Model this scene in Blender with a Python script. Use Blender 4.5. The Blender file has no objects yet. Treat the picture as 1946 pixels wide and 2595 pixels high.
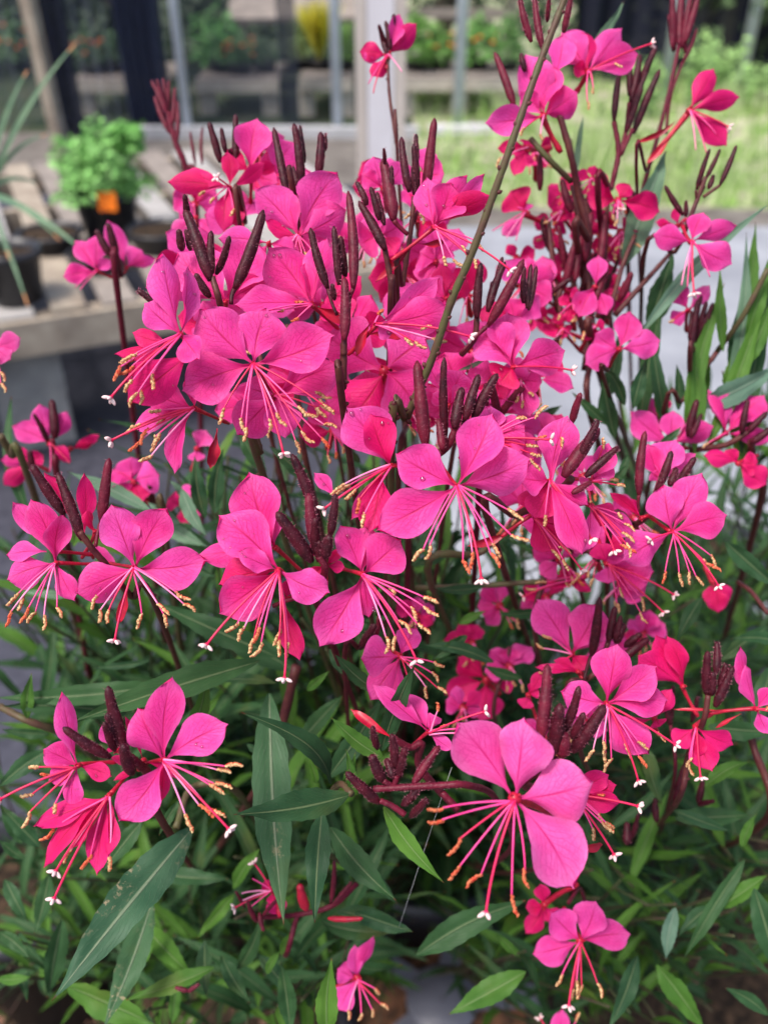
import bpy, math, random
from mathutils import Vector as V3, Matrix, noise
R_ = random.Random(7)
rad = math.radians
sc = bpy.context.scene
col = sc.collection

# ------------------------------------------------------------------ camera, world, sun, exposure
HFOV, PITCH, CAMZ = 47.0, 35.0, 1.4
cd = bpy.data.cameras.new('camera'); cam = bpy.data.objects.new('camera', cd); col.objects.link(cam)
cam.location = (0, 0, CAMZ); cam.rotation_euler = (rad(90 - PITCH), 0, 0)
cd.sensor_fit = 'HORIZONTAL'; cd.sensor_width = 36; cd.lens = 18 / math.tan(rad(HFOV / 2))
cd.clip_start = 0.02; cd.clip_end = 400
cd.dof.use_dof = True; cd.dof.focus_distance = 0.31; cd.dof.aperture_fstop = 11.5
sc.camera = cam
w = bpy.data.worlds.new('World'); sc.world = w; w.use_nodes = True
nt = w.node_tree; bg = nt.nodes['Background']; sky = nt.nodes.new('ShaderNodeTexSky')
sky.sky_type = 'NISHITA'; sky.sun_disc = False; sky.sun_elevation = rad(58); sky.sun_rotation = rad(-35)
sky.air_density = 1.0; sky.dust_density = 4.0; sky.ozone_density = 1.0
nt.links.new(sky.outputs[0], bg.inputs[0]); bg.inputs[1].default_value = 0.14
sd = bpy.data.lights.new('sun', 'SUN'); sun = bpy.data.objects.new('sun', sd); col.objects.link(sun)
sd.energy = 2.2; sd.angle = rad(14); sd.color = (1, .96, .9)
sun.rotation_euler = (rad(32), 0, rad(-35 + 180) * -1)
_d = V3((math.sin(rad(-35)) * math.cos(rad(58)), math.cos(rad(-35)) * math.cos(rad(58)) * -1 + 0.0, math.sin(rad(58))))
_d = V3((-0.35, -0.30, 0.88)).normalized()
sun.rotation_euler = _d.to_track_quat('Z', 'Y').to_euler()
sky.sun_elevation = math.asin(_d.z); sky.sun_rotation = math.atan2(_d.x, _d.y)
sc.view_settings.view_transform = 'Standard'; sc.view_settings.look = 'None'
sc.view_settings.exposure = 0.66; sc.view_settings.gamma = 1

# ------------------------------------------------------------------ geometry helpers
FPX = 973 / math.tan(rad(HFOV / 2))
FW = V3((0, math.cos(rad(PITCH)), -math.sin(rad(PITCH)))); UP = V3((0, math.sin(rad(PITCH)), math.cos(rad(PITCH))))
RT = V3((1, 0, 0)); CL = V3((0, 0, CAMZ))
CR = {'A': (0, 0, 1000 / 1659), 'B': (946, 0, 1000 / 1659), 'C': (200, 200, 700 / 1659), 'D': (700, 300, 700 / 1659),
      'E': (1246, 300, 700 / 1659), 'F': (200, 600, 700 / 1659), 'G': (0, 900, 700 / 1659), 'H': (0, 500, 500 / 1580),
      'I': (450, 1100, 800 / 1659), 'J': (800, 900, 700 / 1659), 'K': (1246, 900, 700 / 1659), 'L': (1246, 1450, 700 / 1659),
      'M': (0, 1650, 700 / 1659), 'N': (600, 1650, 700 / 1659), 'O': (0, 2000, 1000 / 1659), 'P': (946, 2000, 1000 / 1659),
      'V': (0, 0, 1946 / 1659)}
def px(c, x, y):
    a, b, s = CR[c]; return a + x * s, b + y * s
def at(c, x, y, d):            # a point at depth d (metres along the view axis)
    X, Y = px(c, x, y)
    return CL + FW * d + RT * ((X - 973) / FPX * d) + UP * ((1297.5 - Y) / FPX * d)
def sz(c, n, d): return n * CR[c][2] / FPX * d
def onz(x, y, z):              # overview point on the level z
    r = at('V', x, y, 1.0) - CL
    return CL + r * ((z - CAMZ) / r.z)
def ony(x, y, Y):              # overview point on the upright plane Y
    r = at('V', x, y, 1.0) - CL
    return CL + r * (Y / r.y)

ORG = {}
def new(name, verts, faces, mats, parent=None, origin=None, mi=None, uv=None, smooth=True):
    o_ = origin if origin is not None else (ORG[parent.name] if parent else V3((0, 0, 0)))
    me = bpy.data.meshes.new(name)
    me.from_pydata([tuple(V3(v) - o_) for v in verts], [], faces)
    for m in (mats if isinstance(mats, (list, tuple)) else [mats]): me.materials.append(m)
    if mi: me.polygons.foreach_set('material_index', mi)
    if smooth: me.polygons.foreach_set('use_smooth', [True] * len(faces))
    if uv:
        L = me.uv_layers.new(name='UVMap')
        L.data.foreach_set('uv', [q for p in me.polygons for vi in p.vertices for q in uv[vi]])
    ob = bpy.data.objects.new(name, me); col.objects.link(ob)
    if parent: ob.parent = parent; ob.location = o_ - ORG[parent.name]
    else: ob.location = o_
    ORG[ob.name] = o_.copy()
    return ob
def empty(name, loc):
    o = bpy.data.objects.new(name, None); col.objects.link(o); o.location = loc; o.empty_display_size = .02
    ORG[o.name] = V3(loc); return o
def tag(o, label, cat, group=None):
    o['label'] = label; o['category'] = cat
    if group: o['group'] = group
    return o

class MB:
    def __init__(s): s.v = []; s.f = []; s.m = []; s.uv = []
    def add(s, v, f, m=0, uv=None):
        n = len(s.v); s.v += v; s.f += [tuple(i + n for i in q) for q in f]; s.m += [m] * len(f)
        s.uv += uv if uv else [(0, 0)] * len(v)
    def box(s, c, sx, sy, sz_, rz=0, m=0, rx=0):
        M = Matrix.Translation(c) @ Matrix.Rotation(rz, 4, 'Z') @ Matrix.Rotation(rx, 4, 'X')
        v = [M @ V3((a * sx / 2, b * sy / 2, g * sz_ / 2)) for a in (-1, 1) for b in (-1, 1) for g in (-1, 1)]
        s.add(v, [(0, 1, 3, 2), (4, 6, 7, 5), (0, 4, 5, 1), (2, 3, 7, 6), (0, 2, 6, 4), (1, 5, 7, 3)], m)
    def tube(s, pts, rs, n=7, m=0, capped=True):
        k = len(pts); v = []; uv = []
        if not isinstance(rs, (list, tuple)): rs = [rs] * k
        a = None
        for i, p in enumerate(pts):
            t = (pts[min(i + 1, k - 1)] - pts[max(i - 1, 0)])
            if t.length < 1e-9: t = V3((0, 0, 1))
            t.normalize()
            if a is None: a = t.orthogonal().normalized()
            a = (a - t * a.dot(t))
            a = a.normalized() if a.length > 1e-6 else t.orthogonal().normalized()
            b = t.cross(a)
            for j in range(n):
                th = 2 * math.pi * j / n
                v.append(p + (a * math.cos(th) + b * math.sin(th)) * rs[i]); uv.append((i / k, j / n))
        f = [(i * n + j, i * n + (j + 1) % n, (i + 1) * n + (j + 1) % n, (i + 1) * n + j) for i in range(k - 1) for j in range(n)]
        if capped: f += [tuple(range(n))[::-1], tuple(range((k - 1) * n, k * n))]
        s.add(v, f, m, uv)
    def blob(s, c, ax, r, l, n=8, rings=5, m=0):      # ellipsoid along ax
        ax = ax.normalized(); pts = []; rs = []
        for i in range(rings + 1):
            u = -1 + 2 * i / rings; pts.append(c + ax * (l / 2 * u)); rs.append(r * math.sqrt(max(0.02, 1 - u * u)))
        s.tube(pts, rs, n, m)
    def lathe(s, c, prof, n=28, m=0):
        v = [c + V3((r * math.cos(2 * math.pi * j / n), r * math.sin(2 * math.pi * j / n), z)) for r, z in prof for j in range(n)]
        f = [(i * n + j, i * n + (j + 1) % n, (i + 1) * n + (j + 1) % n, (i + 1) * n + j) for i in range(len(prof) - 1) for j in range(n)]
        s.add(v, f, m)
    def build(s, name, mats, parent=None, origin=None, smooth=True):
        return new(name, s.v, s.f, mats, parent, origin, s.m, s.uv, smooth)
def bez(p, q, r, n):
    return [p * (1 - t) ** 2 + q * (2 * t * (1 - t)) + r * t * t for t in [i / n for i in range(n + 1)]]
def spline(P, n=6):
    if len(P) < 3: return [P[0].lerp(P[-1], i / n) for i in range(n + 1)]
    Q = [P[0] * 2 - P[1]] + P + [P[-1] * 2 - P[-2]]; o = []
    for i in range(1, len(Q) - 2):
        for k in range(n):
            t = k / n; a, b, c, d = Q[i - 1:i + 3]
            o.append(.5 * (2 * b + (c - a) * t + (2 * a - 5 * b + 4 * c - d) * t * t + (3 * b - a - 3 * c + d) * t ** 3))
    return o + [P[-1]]

# ------------------------------------------------------------------ materials
def mat(name, c=(1, 1, 1), rough=.6, spec=.4):
    m = bpy.data.materials.new(name); m.use_nodes = True
    b = m.node_tree.nodes['Principled BSDF']
    b.inputs['Base Color'].default_value = (*c, 1); b.inputs['Roughness'].default_value = rough
    b.inputs['Specular IOR Level'].default_value = spec
    return m, m.node_tree, b
def N(t, kind, **kw):
    n = t.nodes.new('ShaderNode' + kind)
    for k, v in kw.items(): setattr(n, k, v)
    return n
def math_(t, op, a, b=None, c=None, clamp=False):
    n = N(t, 'Math', operation=op, use_clamp=clamp)
    for i, q in enumerate((a, b, c)):
        if q is None: continue
        if isinstance(q, (int, float)): n.inputs[i].default_value = q
        else: t.links.new(q, n.inputs[i])
    return n.outputs[0]
def mixc(t, fac, a, b):
    n = N(t, 'Mix', data_type='RGBA')
    for i, q in ((0, fac), (6, a), (7, b)):
        if isinstance(q, (int, float)): n.inputs[i].default_value = q
        elif isinstance(q, tuple): n.inputs[i].default_value = (*q, 1)
        else: t.links.new(q, n.inputs[i])
    return n.outputs[2]
def nse(t, scale, vec=None, detail=3, rough=.55, dist=0):
    n = N(t, 'TexNoise'); n.inputs['Scale'].default_value = scale; n.inputs['Detail'].default_value = detail
    n.inputs['Roughness'].default_value = rough; n.inputs['Distortion'].default_value = dist
    t.links.new(vec if vec else N(t, 'TexCoord').outputs['Object'], n.inputs['Vector']); return n.outputs[0]
def rng(t, v, a, b, c=0., d=1.):
    n = N(t, 'MapRange'); t.links.new(v, n.inputs[0])
    for i, q in enumerate((a, b, c, d)): n.inputs[i + 1].default_value = q
    return n.outputs[0]
def bump(t, b, h, s=.3, dist=.001):
    n = N(t, 'Bump'); n.inputs['Strength'].default_value = s; n.inputs['Distance'].default_value = dist
    t.links.new(h, n.inputs['Height']); t.links.new(n.outputs[0], b.inputs['Normal'])
def mottled(name, c1, c2, scale, rough=.7, spec=.3, bs=.3, bd=.002, lo=.35, hi=.65, detail=4):
    m, t, b = mat(name, c1, rough, spec); n = nse(t, scale, detail=detail)
    t.links.new(mixc(t, rng(t, n, lo, hi), c1, c2), b.inputs['Base Color'])
    if bs: bump(t, b, n, bs, bd)
    return m
def petal_mat(name, face, back, vein, trans=.4):
    m, t, b = mat(name, face, .5, .28)
    uv = N(t, 'TexCoord').outputs['UV']; s = N(t, 'SeparateXYZ'); t.links.new(uv, s.inputs[0])
    u, v = s.outputs[0], s.outputs[1]
    av = math_(t, 'ABSOLUTE', math_(t, 'SUBTRACT', v, .5))
    nz = nse(t, 6, uv, 3)
    dn = math_(t, 'MULTIPLY', math_(t, 'SUBTRACT', nz, .5), 1.1)
    ph = math_(t, 'ADD', math_(t, 'SUBTRACT', math_(t, 'MULTIPLY', u, 9), math_(t, 'MULTIPLY', av, 9)), dn)
    fr = math_(t, 'ABSOLUTE', math_(t, 'SUBTRACT', math_(t, 'FRACT', ph), .5))
    side = math_(t, 'MULTIPLY', rng(t, fr, .10, .0), rng(t, av, .5, .12))
    vo = N(t, 'TexVoronoi', feature='DISTANCE_TO_EDGE'); vo.inputs['Scale'].default_value = 11
    mp = N(t, 'Mapping'); mp.inputs['Scale'].default_value = (1, 1.4, 1)
    t.links.new(uv, mp.inputs[0]); t.links.new(mp.outputs[0], vo.inputs[0])
    net = rng(t, vo.outputs[0], .07, .0)
    mid = math_(t, 'MULTIPLY', rng(t, av, .035, .006), rng(t, u, 1.0, .55))
    ve = math_(t, 'MAXIMUM', math_(t, 'MAXIMUM', math_(t, 'MULTIPLY', side, .75), math_(t, 'MULTIPLY', net, .38)), mid)
    claw = rng(t, u, .34, .04)
    ve = math_(t, 'MAXIMUM', math_(t, 'MULTIPLY', ve, .95), math_(t, 'MULTIPLY', claw, .75))
    oi = N(t, 'ObjectInfo').outputs['Random']
    lo = (face[0] * .92, face[1] * .35, face[2] * .60); pale = (min(1, face[0] * 1.03), face[1] * 2.6 + .03, min(1, face[2] * 1.5))
    fc = mixc(t, oi, lo, face)
    edge = math_(t, 'MAXIMUM', rng(t, av, .30, .50), rng(t, u, .72, 1.0))
    fc = mixc(t, math_(t, 'MULTIPLY', edge, .38), fc, pale)
    blot = nse(t, 2.2, uv, 2)
    fc = mixc(t, math_(t, 'MULTIPLY', rng(t, blot, .40, .7), .42), fc, back)
    bk = N(t, 'NewGeometry').outputs['Backfacing']
    c = mixc(t, bk, mixc(t, ve, fc, vein), mixc(t, math_(t, 'MULTIPLY', ve, .6), back, vein))
    t.links.new(c, b.inputs['Base Color'])
    bump(t, b, math_(t, 'SUBTRACT', math_(t, 'MULTIPLY', nse(t, 14, uv, 2), .5), ve), .35, .0006)
    tr = N(t, 'BsdfTranslucent'); t.links.new(c, tr.inputs[0]); mx = N(t, 'MixShader'); mx.inputs[0].default_value = trans
    t.links.new(b.outputs[0], mx.inputs[1]); t.links.new(tr.outputs[0], mx.inputs[2])
    t.links.new(mx.outputs[0], t.nodes['Material Output'].inputs[0])
    return m
M_ = {}
M_['pet'] = petal_mat('petal_pink', (.95, .088, .48), (.84, .014, .225), (.58, .005, .11))
M_['lgt'] = petal_mat('petal_light_pink', (.95, .14, .52), (.86, .03, .28), (.66, .012, .18))
M_['dp'] = petal_mat('petal_deep_pink', (.80, .009, .19), (.80, .009, .19), (.45, .002, .05), .35)
def leaf_mat(name, c1, c2, rib, spots=0., trans=.18):
    m, t, b = mat(name, c1, .5, .2)
    uv = N(t, 'TexCoord').outputs['UV']; s = N(t, 'SeparateXYZ'); t.links.new(uv, s.inputs[0])
    av = math_(t, 'ABSOLUTE', math_(t, 'SUBTRACT', s.outputs[1], .5))
    ob = N(t, 'TexCoord').outputs['Object']
    n1 = nse(t, 60, ob, 4)
    c = mixc(t, rng(t, n1, .35, .65), c1, c2)
    oi = N(t, 'ObjectInfo').outputs['Random']
    c = mixc(t, math_(t, 'MULTIPLY', oi, .3), c, (c2[0] * 1.7, c2[1] * 1.5, c2[2] * .8))
    ph = math_(t, 'ADD', math_(t, 'SUBTRACT', math_(t, 'MULTIPLY', s.outputs[0], 13), math_(t, 'MULTIPLY', av, 9)), math_(t, 'MULTIPLY', nse(t, 9, uv, 2), 1.6))
    fr = math_(t, 'ABSOLUTE', math_(t, 'SUBTRACT', math_(t, 'FRACT', ph), .5))
    side = math_(t, 'MULTIPLY', rng(t, fr, .09, .0), .14)
    c = mixc(t, side, c, rib)
    mid = rng(t, av, .045, .022)
    c = mixc(t, math_(t, 'MULTIPLY', mid, .8), c, rib)
    if spots:
        n2 = nse(t, 320, ob, 4, .75)
        n3 = nse(t, 24, ob, 2)
        sp = math_(t, 'MULTIPLY', rng(t, n2, .54, .62), rng(t, n3, .46, .56))
        c = mixc(t, math_(t, 'MULTIPLY', sp, spots), c, (.42, .33, .2))
    c = mixc(t, math_(t, 'MULTIPLY', rng(t, s.outputs[0], .965, .99), .8), c, (.22, .05, .03))
    yl = math_(t, 'MULTIPLY', rng(t, nse(t, 25, ob, 2), .60, .72), .35)
    c = mixc(t, yl, c, (.16, .17, .035))
    t.links.new(c, b.inputs['Base Color'])
    bump(t, b, math_(t, 'SUBTRACT', math_(t, 'MULTIPLY', n1, .6), math_(t, 'ADD', math_(t, 'MULTIPLY', mid, .7), side)), .6, .0015)
    tr = N(t, 'BsdfTranslucent'); t.links.new(c, tr.inputs[0]); mx = N(t, 'MixShader'); mx.inputs[0].default_value = trans
    t.links.new(b.outputs[0], mx.inputs[1]); t.links.new(tr.outputs[0], mx.inputs[2])
    t.links.new(mx.outputs[0], t.nodes['Material Output'].inputs[0])
    return m
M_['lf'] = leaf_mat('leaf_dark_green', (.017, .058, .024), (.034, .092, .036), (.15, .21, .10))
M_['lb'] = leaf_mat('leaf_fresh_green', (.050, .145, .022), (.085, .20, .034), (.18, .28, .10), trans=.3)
M_['ls'] = leaf_mat('leaf_spotted', (.028, .085, .042), (.05, .12, .062), (.22, .28, .18), spots=.9)
M_['lp'] = leaf_mat('leaf_grey_green', (.09, .17, .12), (.12, .22, .15), (.25, .34, .25))
def bud_mat(name, c1, c2):
    m, t, b = mat(name, c1, .5, .25); ob = N(t, 'TexCoord').outputs['Object']
    c = mixc(t, rng(t, nse(t, 260, ob, 3), .35, .65), c1, c2)
    vo = N(t, 'TexVoronoi'); vo.inputs['Scale'].default_value = 1500; t.links.new(ob, vo.inputs[0])
    sp = math_(t, 'MULTIPLY', rng(t, vo.outputs[0], .22, .10), rng(t, nse(t, 900, ob, 1), .45, .55))
    c = mixc(t, math_(t, 'MULTIPLY', sp, .55), c, (.55, .18, .26)); t.links.new(c, b.inputs['Base Color'])
    bump(t, b, nse(t, 700, ob, 2), .6, .0005)
    return m
M_['bd'] = bud_mat('bud_maroon', (.030, .003, .008), (.065, .004, .012))
M_['br'] = bud_mat('bud_red', (.085, .005, .017), (.14, .008, .025))
M_['st'] = mottled('stem_maroon', (.07, .012, .018), (.11, .03, .025), 180, .5)
M_['sg'] = mottled('stem_olive', (.085, .085, .03), (.10, .05, .035), 160, .5, bd=.001)
M_['cx'] = mottled('calyx_red', (.50, .006, .035), (.33, .005, .03), 300, .4, .4, .3, .0004)
M_['fil'] = mottled('filament_pink', (.82, .07, .30), (.75, .03, .20), 120, .4, .4, 0)
M_['fir'] = mottled('filament_red', (.68, .015, .10), (.60, .01, .07), 120, .4, .4, 0)
M_['fip'] = mottled('filament_pale', (.90, .30, .52), (.85, .14, .38), 120, .4, .4, 0)
M_['an'] = mottled('anther_tan', (.74, .52, .26), (.38, .14, .07), 1100, .8, .2, .8, .0005)
M_['anr'] = mottled('anther_red', (.50, .04, .02), (.62, .20, .09), 700, .7, .3, .6, .0004)
M_['stg'] = mottled('stigma_white', (.80, .52, .54), (.84, .66, .62), 500, .5, .3, .2, .0002)
M_['hair'] = mat('bud_hair', (.45, .14, .20), .5)[0]
m_, t_, b_ = mat('water', (1, 1, 1), .02, .6)
tp = N(t_, 'BsdfTransparent'); tp.inputs[0].default_value = (1, .93, .97, 1); gl = N(t_, 'BsdfGlossy'); gl.inputs['Roughness'].default_value = .04
fz = N(t_, 'Fresnel'); fz.inputs[0].default_value = 1.5; mx = N(t_, 'MixShader')
t_.links.new(math_(t_, 'ADD', math_(t_, 'MULTIPLY', fz.outputs[0], 1.6, None, True), .06), mx.inputs[0]); t_.links.new(tp.outputs[0], mx.inputs[1]); t_.links.new(gl.outputs[0], mx.inputs[2])
t_.links.new(mx.outputs[0], t_.nodes['Material Output'].inputs[0])
M_['wat'] = m_
# ------------------------------------------------------------------ flower parts
def petal_surf(B, T, W, roll, bend, cup, seed, blunt):
    u = T - B; L = u.length; u = u / L
    tocam = (CL - B).normalized()
    lat = tocam.cross(u)
    lat = lat.normalized() if lat.length > 1e-4 else RT.copy()
    lat = (Matrix.Rotation(roll, 3, u) @ lat); n = u.cross(lat).normalized()
    if n.dot(tocam) < 0: n = -n; lat = -lat
    rr = random.Random(seed); p1, p2, p3 = rr.uniform(0, 6), rr.uniform(0, 6), rr.uniform(0, 6)
    rip = rr.uniform(.03, .085); asym = rr.uniform(-.10, .10); k1 = rr.uniform(5, 9)
    def S(t, v):
        s = max(0., (t - .05) / .95)
        g = math.sin(math.pi * min(1, s) ** 1.42) if 0 < s < 1 else 0
        h = max(.06 * (1 - t * .8), g ** 1.05 if s < .614 else g ** (blunt * .86))
        if t >= .9999: h = .03
        h *= W / 2 * (1 + .035 * math.sin(k1 * t * 2 + p2) * (1 if v > 0 else -.7)) * (1 + asym * (1 if v > 0 else -1) * math.sin(math.pi * t))
        av = abs(v)
        z = bend * L * (math.sin(math.pi * t * .95) - .25 * t) + cup * W * (v * v) * math.sin(math.pi * min(1, t))
        z += rip * W * math.sin(k1 * t * 1.6 + p1 + (2 if v > 0 else 0)) * av ** 1.7
        z += .012 * W * math.sin(17 * t + p3) * v - .02 * W * math.exp(-(v * 7) ** 2) * math.sin(math.pi * t)
        x = t * L * (1 - .05 * (v * v) * (t > .4)) + .02 * L * math.sin(p3) * math.sin(math.pi * t) * 0
        side = .05 * L * math.sin(p2) * math.sin(math.pi * t)
        return B + u * x + lat * (v * h + side) + n * z
    return S, n
def mk_petal(fl, B, T, W, roll, bend, cup, m, seed, drops=None, name='petal', mb=None, nt_=15, nv=8, blunt=.72):
    S, n = petal_surf(B, T, W, roll, bend, cup, seed, blunt)
    vs = []; uv = []
    for i in range(nt_ + 1):
        t = i / nt_
        for j in range(nv + 1):
            v = -1 + 2 * j / nv; vs.append(S(t, v)); uv.append((t, .5 + v / 2))
    c = nv + 1
    q = (vs[(nt_ // 2 + 1) * c + nv // 2] - vs[(nt_ // 2) * c + nv // 2]).cross(vs[(nt_ // 2) * c + nv // 2 + 1] - vs[(nt_ // 2) * c + nv // 2])
    flip = q.dot(n) > 0
    fs = []
    for i in range(nt_):
        for j in range(nv):
            a = (i * c + j, (i + 1) * c + j, (i + 1) * c + j + 1, i * c + j + 1)
            fs.append(a if flip else a[::-1])
    if mb: mb.add(vs, fs, m, uv); return
    o = new(name, vs, fs, M_[m], fl, uv=uv)
    if drops is not None:
        rr = random.Random(seed + 5)
        for k in range(rr.randint(0, 4)):
            t = rr.uniform(.45, .93); v = rr.uniform(-.75, .75); r = rr.choice([.00025, .00035, .0004, .0005, .0008]) * rr.uniform(.7, 1.1)
            p = S(t, v) + n * r * .35; pts = []; rs = []
            for i in range(7):
                a = math.pi * i / 6; pts.append(p - n * (math.cos(a) * r * .75)); rs.append(max(.02 * r, math.sin(a) * r))
            drops.tube(pts, rs, 10)
    return o
SEED = [100]
class Spray:
    all = []
    def __init__(s, label, base, cat='flowering stem', group='pink flowering stems', name='flowering_stem'):
        s.o = empty(name, base); tag(s.o, label, cat, group); s.base = V3(base); Spray.all.append(s)
    def stem(s, c, pts, r, m='st', r2=None, down=False, nodes=0, hair=0, name='stem'):
        P = [at(c, x, y, d) for x, y, d in pts]; nvis = (len(P) - 1) * 7
        if down:
            e = s.base; l = P[-1]; dirn = (P[-1] - P[-2]).normalized() if len(P) > 1 else V3((0, 0, -1))
            P += [l.lerp(e, .35) + dirn * .06 + V3((0, -.01, -.02)), l.lerp(e, .7) + V3((0, 0, -.02)), e]
        Q = spline(P, 7); k = len(Q); r *= .82; r2 = (r2 or r * 1.4) * .82
        rr = random.Random(SEED[0]); SEED[0] += 1
        mb = MB(); rs = [r + (r2 - r) * i / (k - 1) for i in range(k)]
        rs = [q * (1 + .07 * math.sin(i * 2.3 + SEED[0])) for i, q in enumerate(rs)]
        mb.tube(Q, rs, 8)
        if nodes:
            T = [0]
            for a, b in zip(Q, Q[1:]): T.append(T[-1] + (b - a).length)
            for q in range(nodes):
                L = T[min(nvis, k - 1)] * (q + .6 + rr.uniform(-.15, .15)) / nodes
                i = max(j for j in range(k) if T[j] <= L)
                i = min(i, k - 2); p = Q[i].lerp(Q[i + 1], (L - T[i]) / max(1e-6, T[i + 1] - T[i])); d = (Q[i + 1] - Q[i]).normalized()
                o = (d.cross(FW).normalized()) * (1 if q % 2 else -1) * rs[i] * rr.uniform(.5, 1.1) - FW * rs[i] * .3
                mb.blob(p + o, d * -.5 + o.normalized(), rs[i] * .62, rs[i] * 1.9, 7, 4, 1)
                mb.blob(p + o * 1.35 - d * rs[i] * .3, o.normalized() * .8 - d * .6, rs[i] * .2, rs[i] * 1.2, 5, 3, 1)
        if hair:
            for q in range(hair):
                i = rr.randrange(k - 1); p = Q[i].lerp(Q[i + 1], rr.random()); d = (Q[i + 1] - Q[i]).normalized()
                a = d.orthogonal().normalized(); a = Matrix.Rotation(rr.uniform(0, 6.28), 3, d) @ a
                e = p + a * (rs[i] + .0005); w_ = d * .00006
                mb.add([p + a * rs[i] * .9 - w_, p + a * rs[i] * .9 + w_, e], [(0, 1, 2)], 2)
        return mb.build(name, [M_['br' if m == 'cx' else m], M_['st'], M_['hair']], s.o)
    def bud(s, c, d, x0, y0, x1, y1, w_, m='bd', db=None, hair=0, stem=None):
        """x0,y0 = tip; x1,y1 = base"""
        rr = random.Random(SEED[0]); SEED[0] += 1
        T = at(c, x0, y0, d + rr.uniform(-.004, .004)); B = at(c, x1, y1, db or d + rr.uniform(0, .006)); L = (T - B).length
        r = sz(c, w_ / 2, d) * .90; side = (T - B).cross(FW).normalized()
        M = (T + B) / 2 + side * L * rr.uniform(-.07, .07) - FW * L * rr.uniform(0, .06)
        Q = bez(B, M, T, 16); rs = []
        for i in range(17):
            t = i / 16
            g = .42 + .58 * min(1, t / .22) if t < .22 else (1.0 - .38 * ((t - .22) / .78) ** 1.4)
            if t > .86: g *= math.sqrt(max(.03, 1 - ((t - .86) / .145) ** 2))
            g *= 1 + .05 * math.sin(t * 14 + rr.random()); rs.append(r * g)
        mb = MB(); mb.tube(Q, rs, 9)
        nh = int(hair if hair else (130 if d < .37 else 20))
        for q in range(nh):
            i = rr.randrange(1, 16); p = Q[i].lerp(Q[min(16, i + 1)], rr.random()); dd = (Q[min(16, i + 1)] - Q[i - 1]).normalized()
            a = dd.orthogonal().normalized(); a = Matrix.Rotation(rr.uniform(0, 6.28), 3, dd) @ a
            l = rr.uniform(.0003, .0009); e = p + a * (rs[i] + l) + dd * l * .3; wv = dd * .00006
            mb.add([p + a * rs[i] * .9 - wv, p + a * rs[i] * .9 + wv, e], [(0, 1, 2)], 1)
        if stem:
            A = at(c, stem[0], stem[1], (db or d) + .004)
            mb.tube(bez(A, A.lerp(B, .5) + side * L * .03, B, 6), [r * .34] * 5 + [r * .42, r * .42], 7)
        return mb.build('bud', [M_[m], M_['hair']], s.o)
    def buds(s, c, d, L, m='bd'):
        for b in L:
            s.bud(c, d + (b[6] if len(b) > 6 else 0), *b[:5], m=(b[5] if len(b) > 5 and b[5] else m), stem=(b[7] if len(b) > 7 else None))
    def fl(s, c, d, cx, cy, pets, st=(), sg=None, tube=None, m='pet', lift=.35, wet=False, seps=(), fr=1.0, noanth=False, closed=False):
        """petals: (tipx, tipy, width, dz, rolldeg, mat, basex, basey)"""
        SEED[0] += 10; sd_ = SEED[0]; rr = random.Random(sd_)
        C = at(c, cx, cy, d); k = d / FPX * CR[c][2]          # metres per crop pixel
        mb = MB()
        # throat and tube
        ringr = 11 * k
        if tube:
            B = at(c, tube[0], tube[1], d + (tube[2] if len(tube) > 2 else .010))
        else:
            B = C + FW * .018 + UP * -.003
        Q = bez(C + FW * .0015, C.lerp(B, .5) + FW * .003, B, 8)
        tr = max(.0007, min(.0015, 12 * k))
        mb.tube(Q, [tr * 1.25, tr * 1.1, tr, tr * .9, tr * .85, tr * .85, tr * 1.1, tr * 1.2, tr * .8], 9)
        mb.blob(C + FW * .0006, FW, tr * 1.4, .003, 9, 5)
        for i in range(4):                               # little scales round the mouth
            a = rr.uniform(0, 6.28); q = C + (RT * math.cos(a) + UP * math.sin(a)) * tr * 1.2
            mb.blob(q - FW * .0006, RT * math.cos(a) + UP * math.sin(a) - FW, tr * .35, tr * 1.3, 6, 3)
        for q in seps:
            bx, by = (q[3], q[4]) if len(q) > 4 else (cx, cy)
            mk_petal(None, at(c, bx, by, d + .003), at(c, q[0], q[1], d + .006), q[2] * k, rr.uniform(-.5, .5), .05, .3, 0, sd_ + 77 + int(q[0]), mb=mb, nv=4, blunt=.6)
        F = mb.build('flower', [M_['cx']], s.o, origin=C)
        drops = MB() if wet else None
        for i, p in enumerate(pets):
            p = list(p) + [None] * (8 - len(p))
            tx, ty, w_, dz, roll, pm, bx, by = p
            if bx is None: bx, by = cx, cy
            ln = math.hypot(tx - bx, ty - by)
            if dz is None: dz = rr.uniform(-.12, .16)
            if roll is None: roll = rr.uniform(-24, 24)
            off = .0004 * (i % 3) - .0002
            Bp = at(c, bx, by, d + .0008 + off); Tp = at(c, tx, ty, d - dz * ln * k + off)
            W = w_ * k * 1.07 / max(.35, math.cos(rad(roll)))
            back = pm == 'dp'
            mk_petal(F, Bp, Tp, W * 1.06, rad(roll), rr.uniform(-.08, .13), rr.uniform(-.26, .26), pm or m, sd_ + i, drops, blunt=rr.uniform(.62, .8))
        # stamens
        n = len(st)
        for i, q in enumerate(st):
            ln = math.hypot(q[0] - cx, q[1] - cy); E = at(c, q[0], q[1], d - (q[2] if len(q) > 2 else rr.uniform(lift * .6, lift * 1.2)) * ln * k * .8)
            d0 = (E - C); side = d0.cross(FW).normalized(); sgn = 1 if side.z > 0 else -1
            Mp = C + d0 * .5 + side * sgn * d0.length * rr.uniform(.02, .10) - FW * d0.length * .05
            al = max(.0028, min(.0056, .23 * d0.length)) * rr.uniform(.85, 1.15)
            fe = 1 - (0 if noanth else al / d0.length)
            Q = bez(C - FW * .001 + side * rr.uniform(-1, 1) * .0006, Mp, E, 14)
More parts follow.
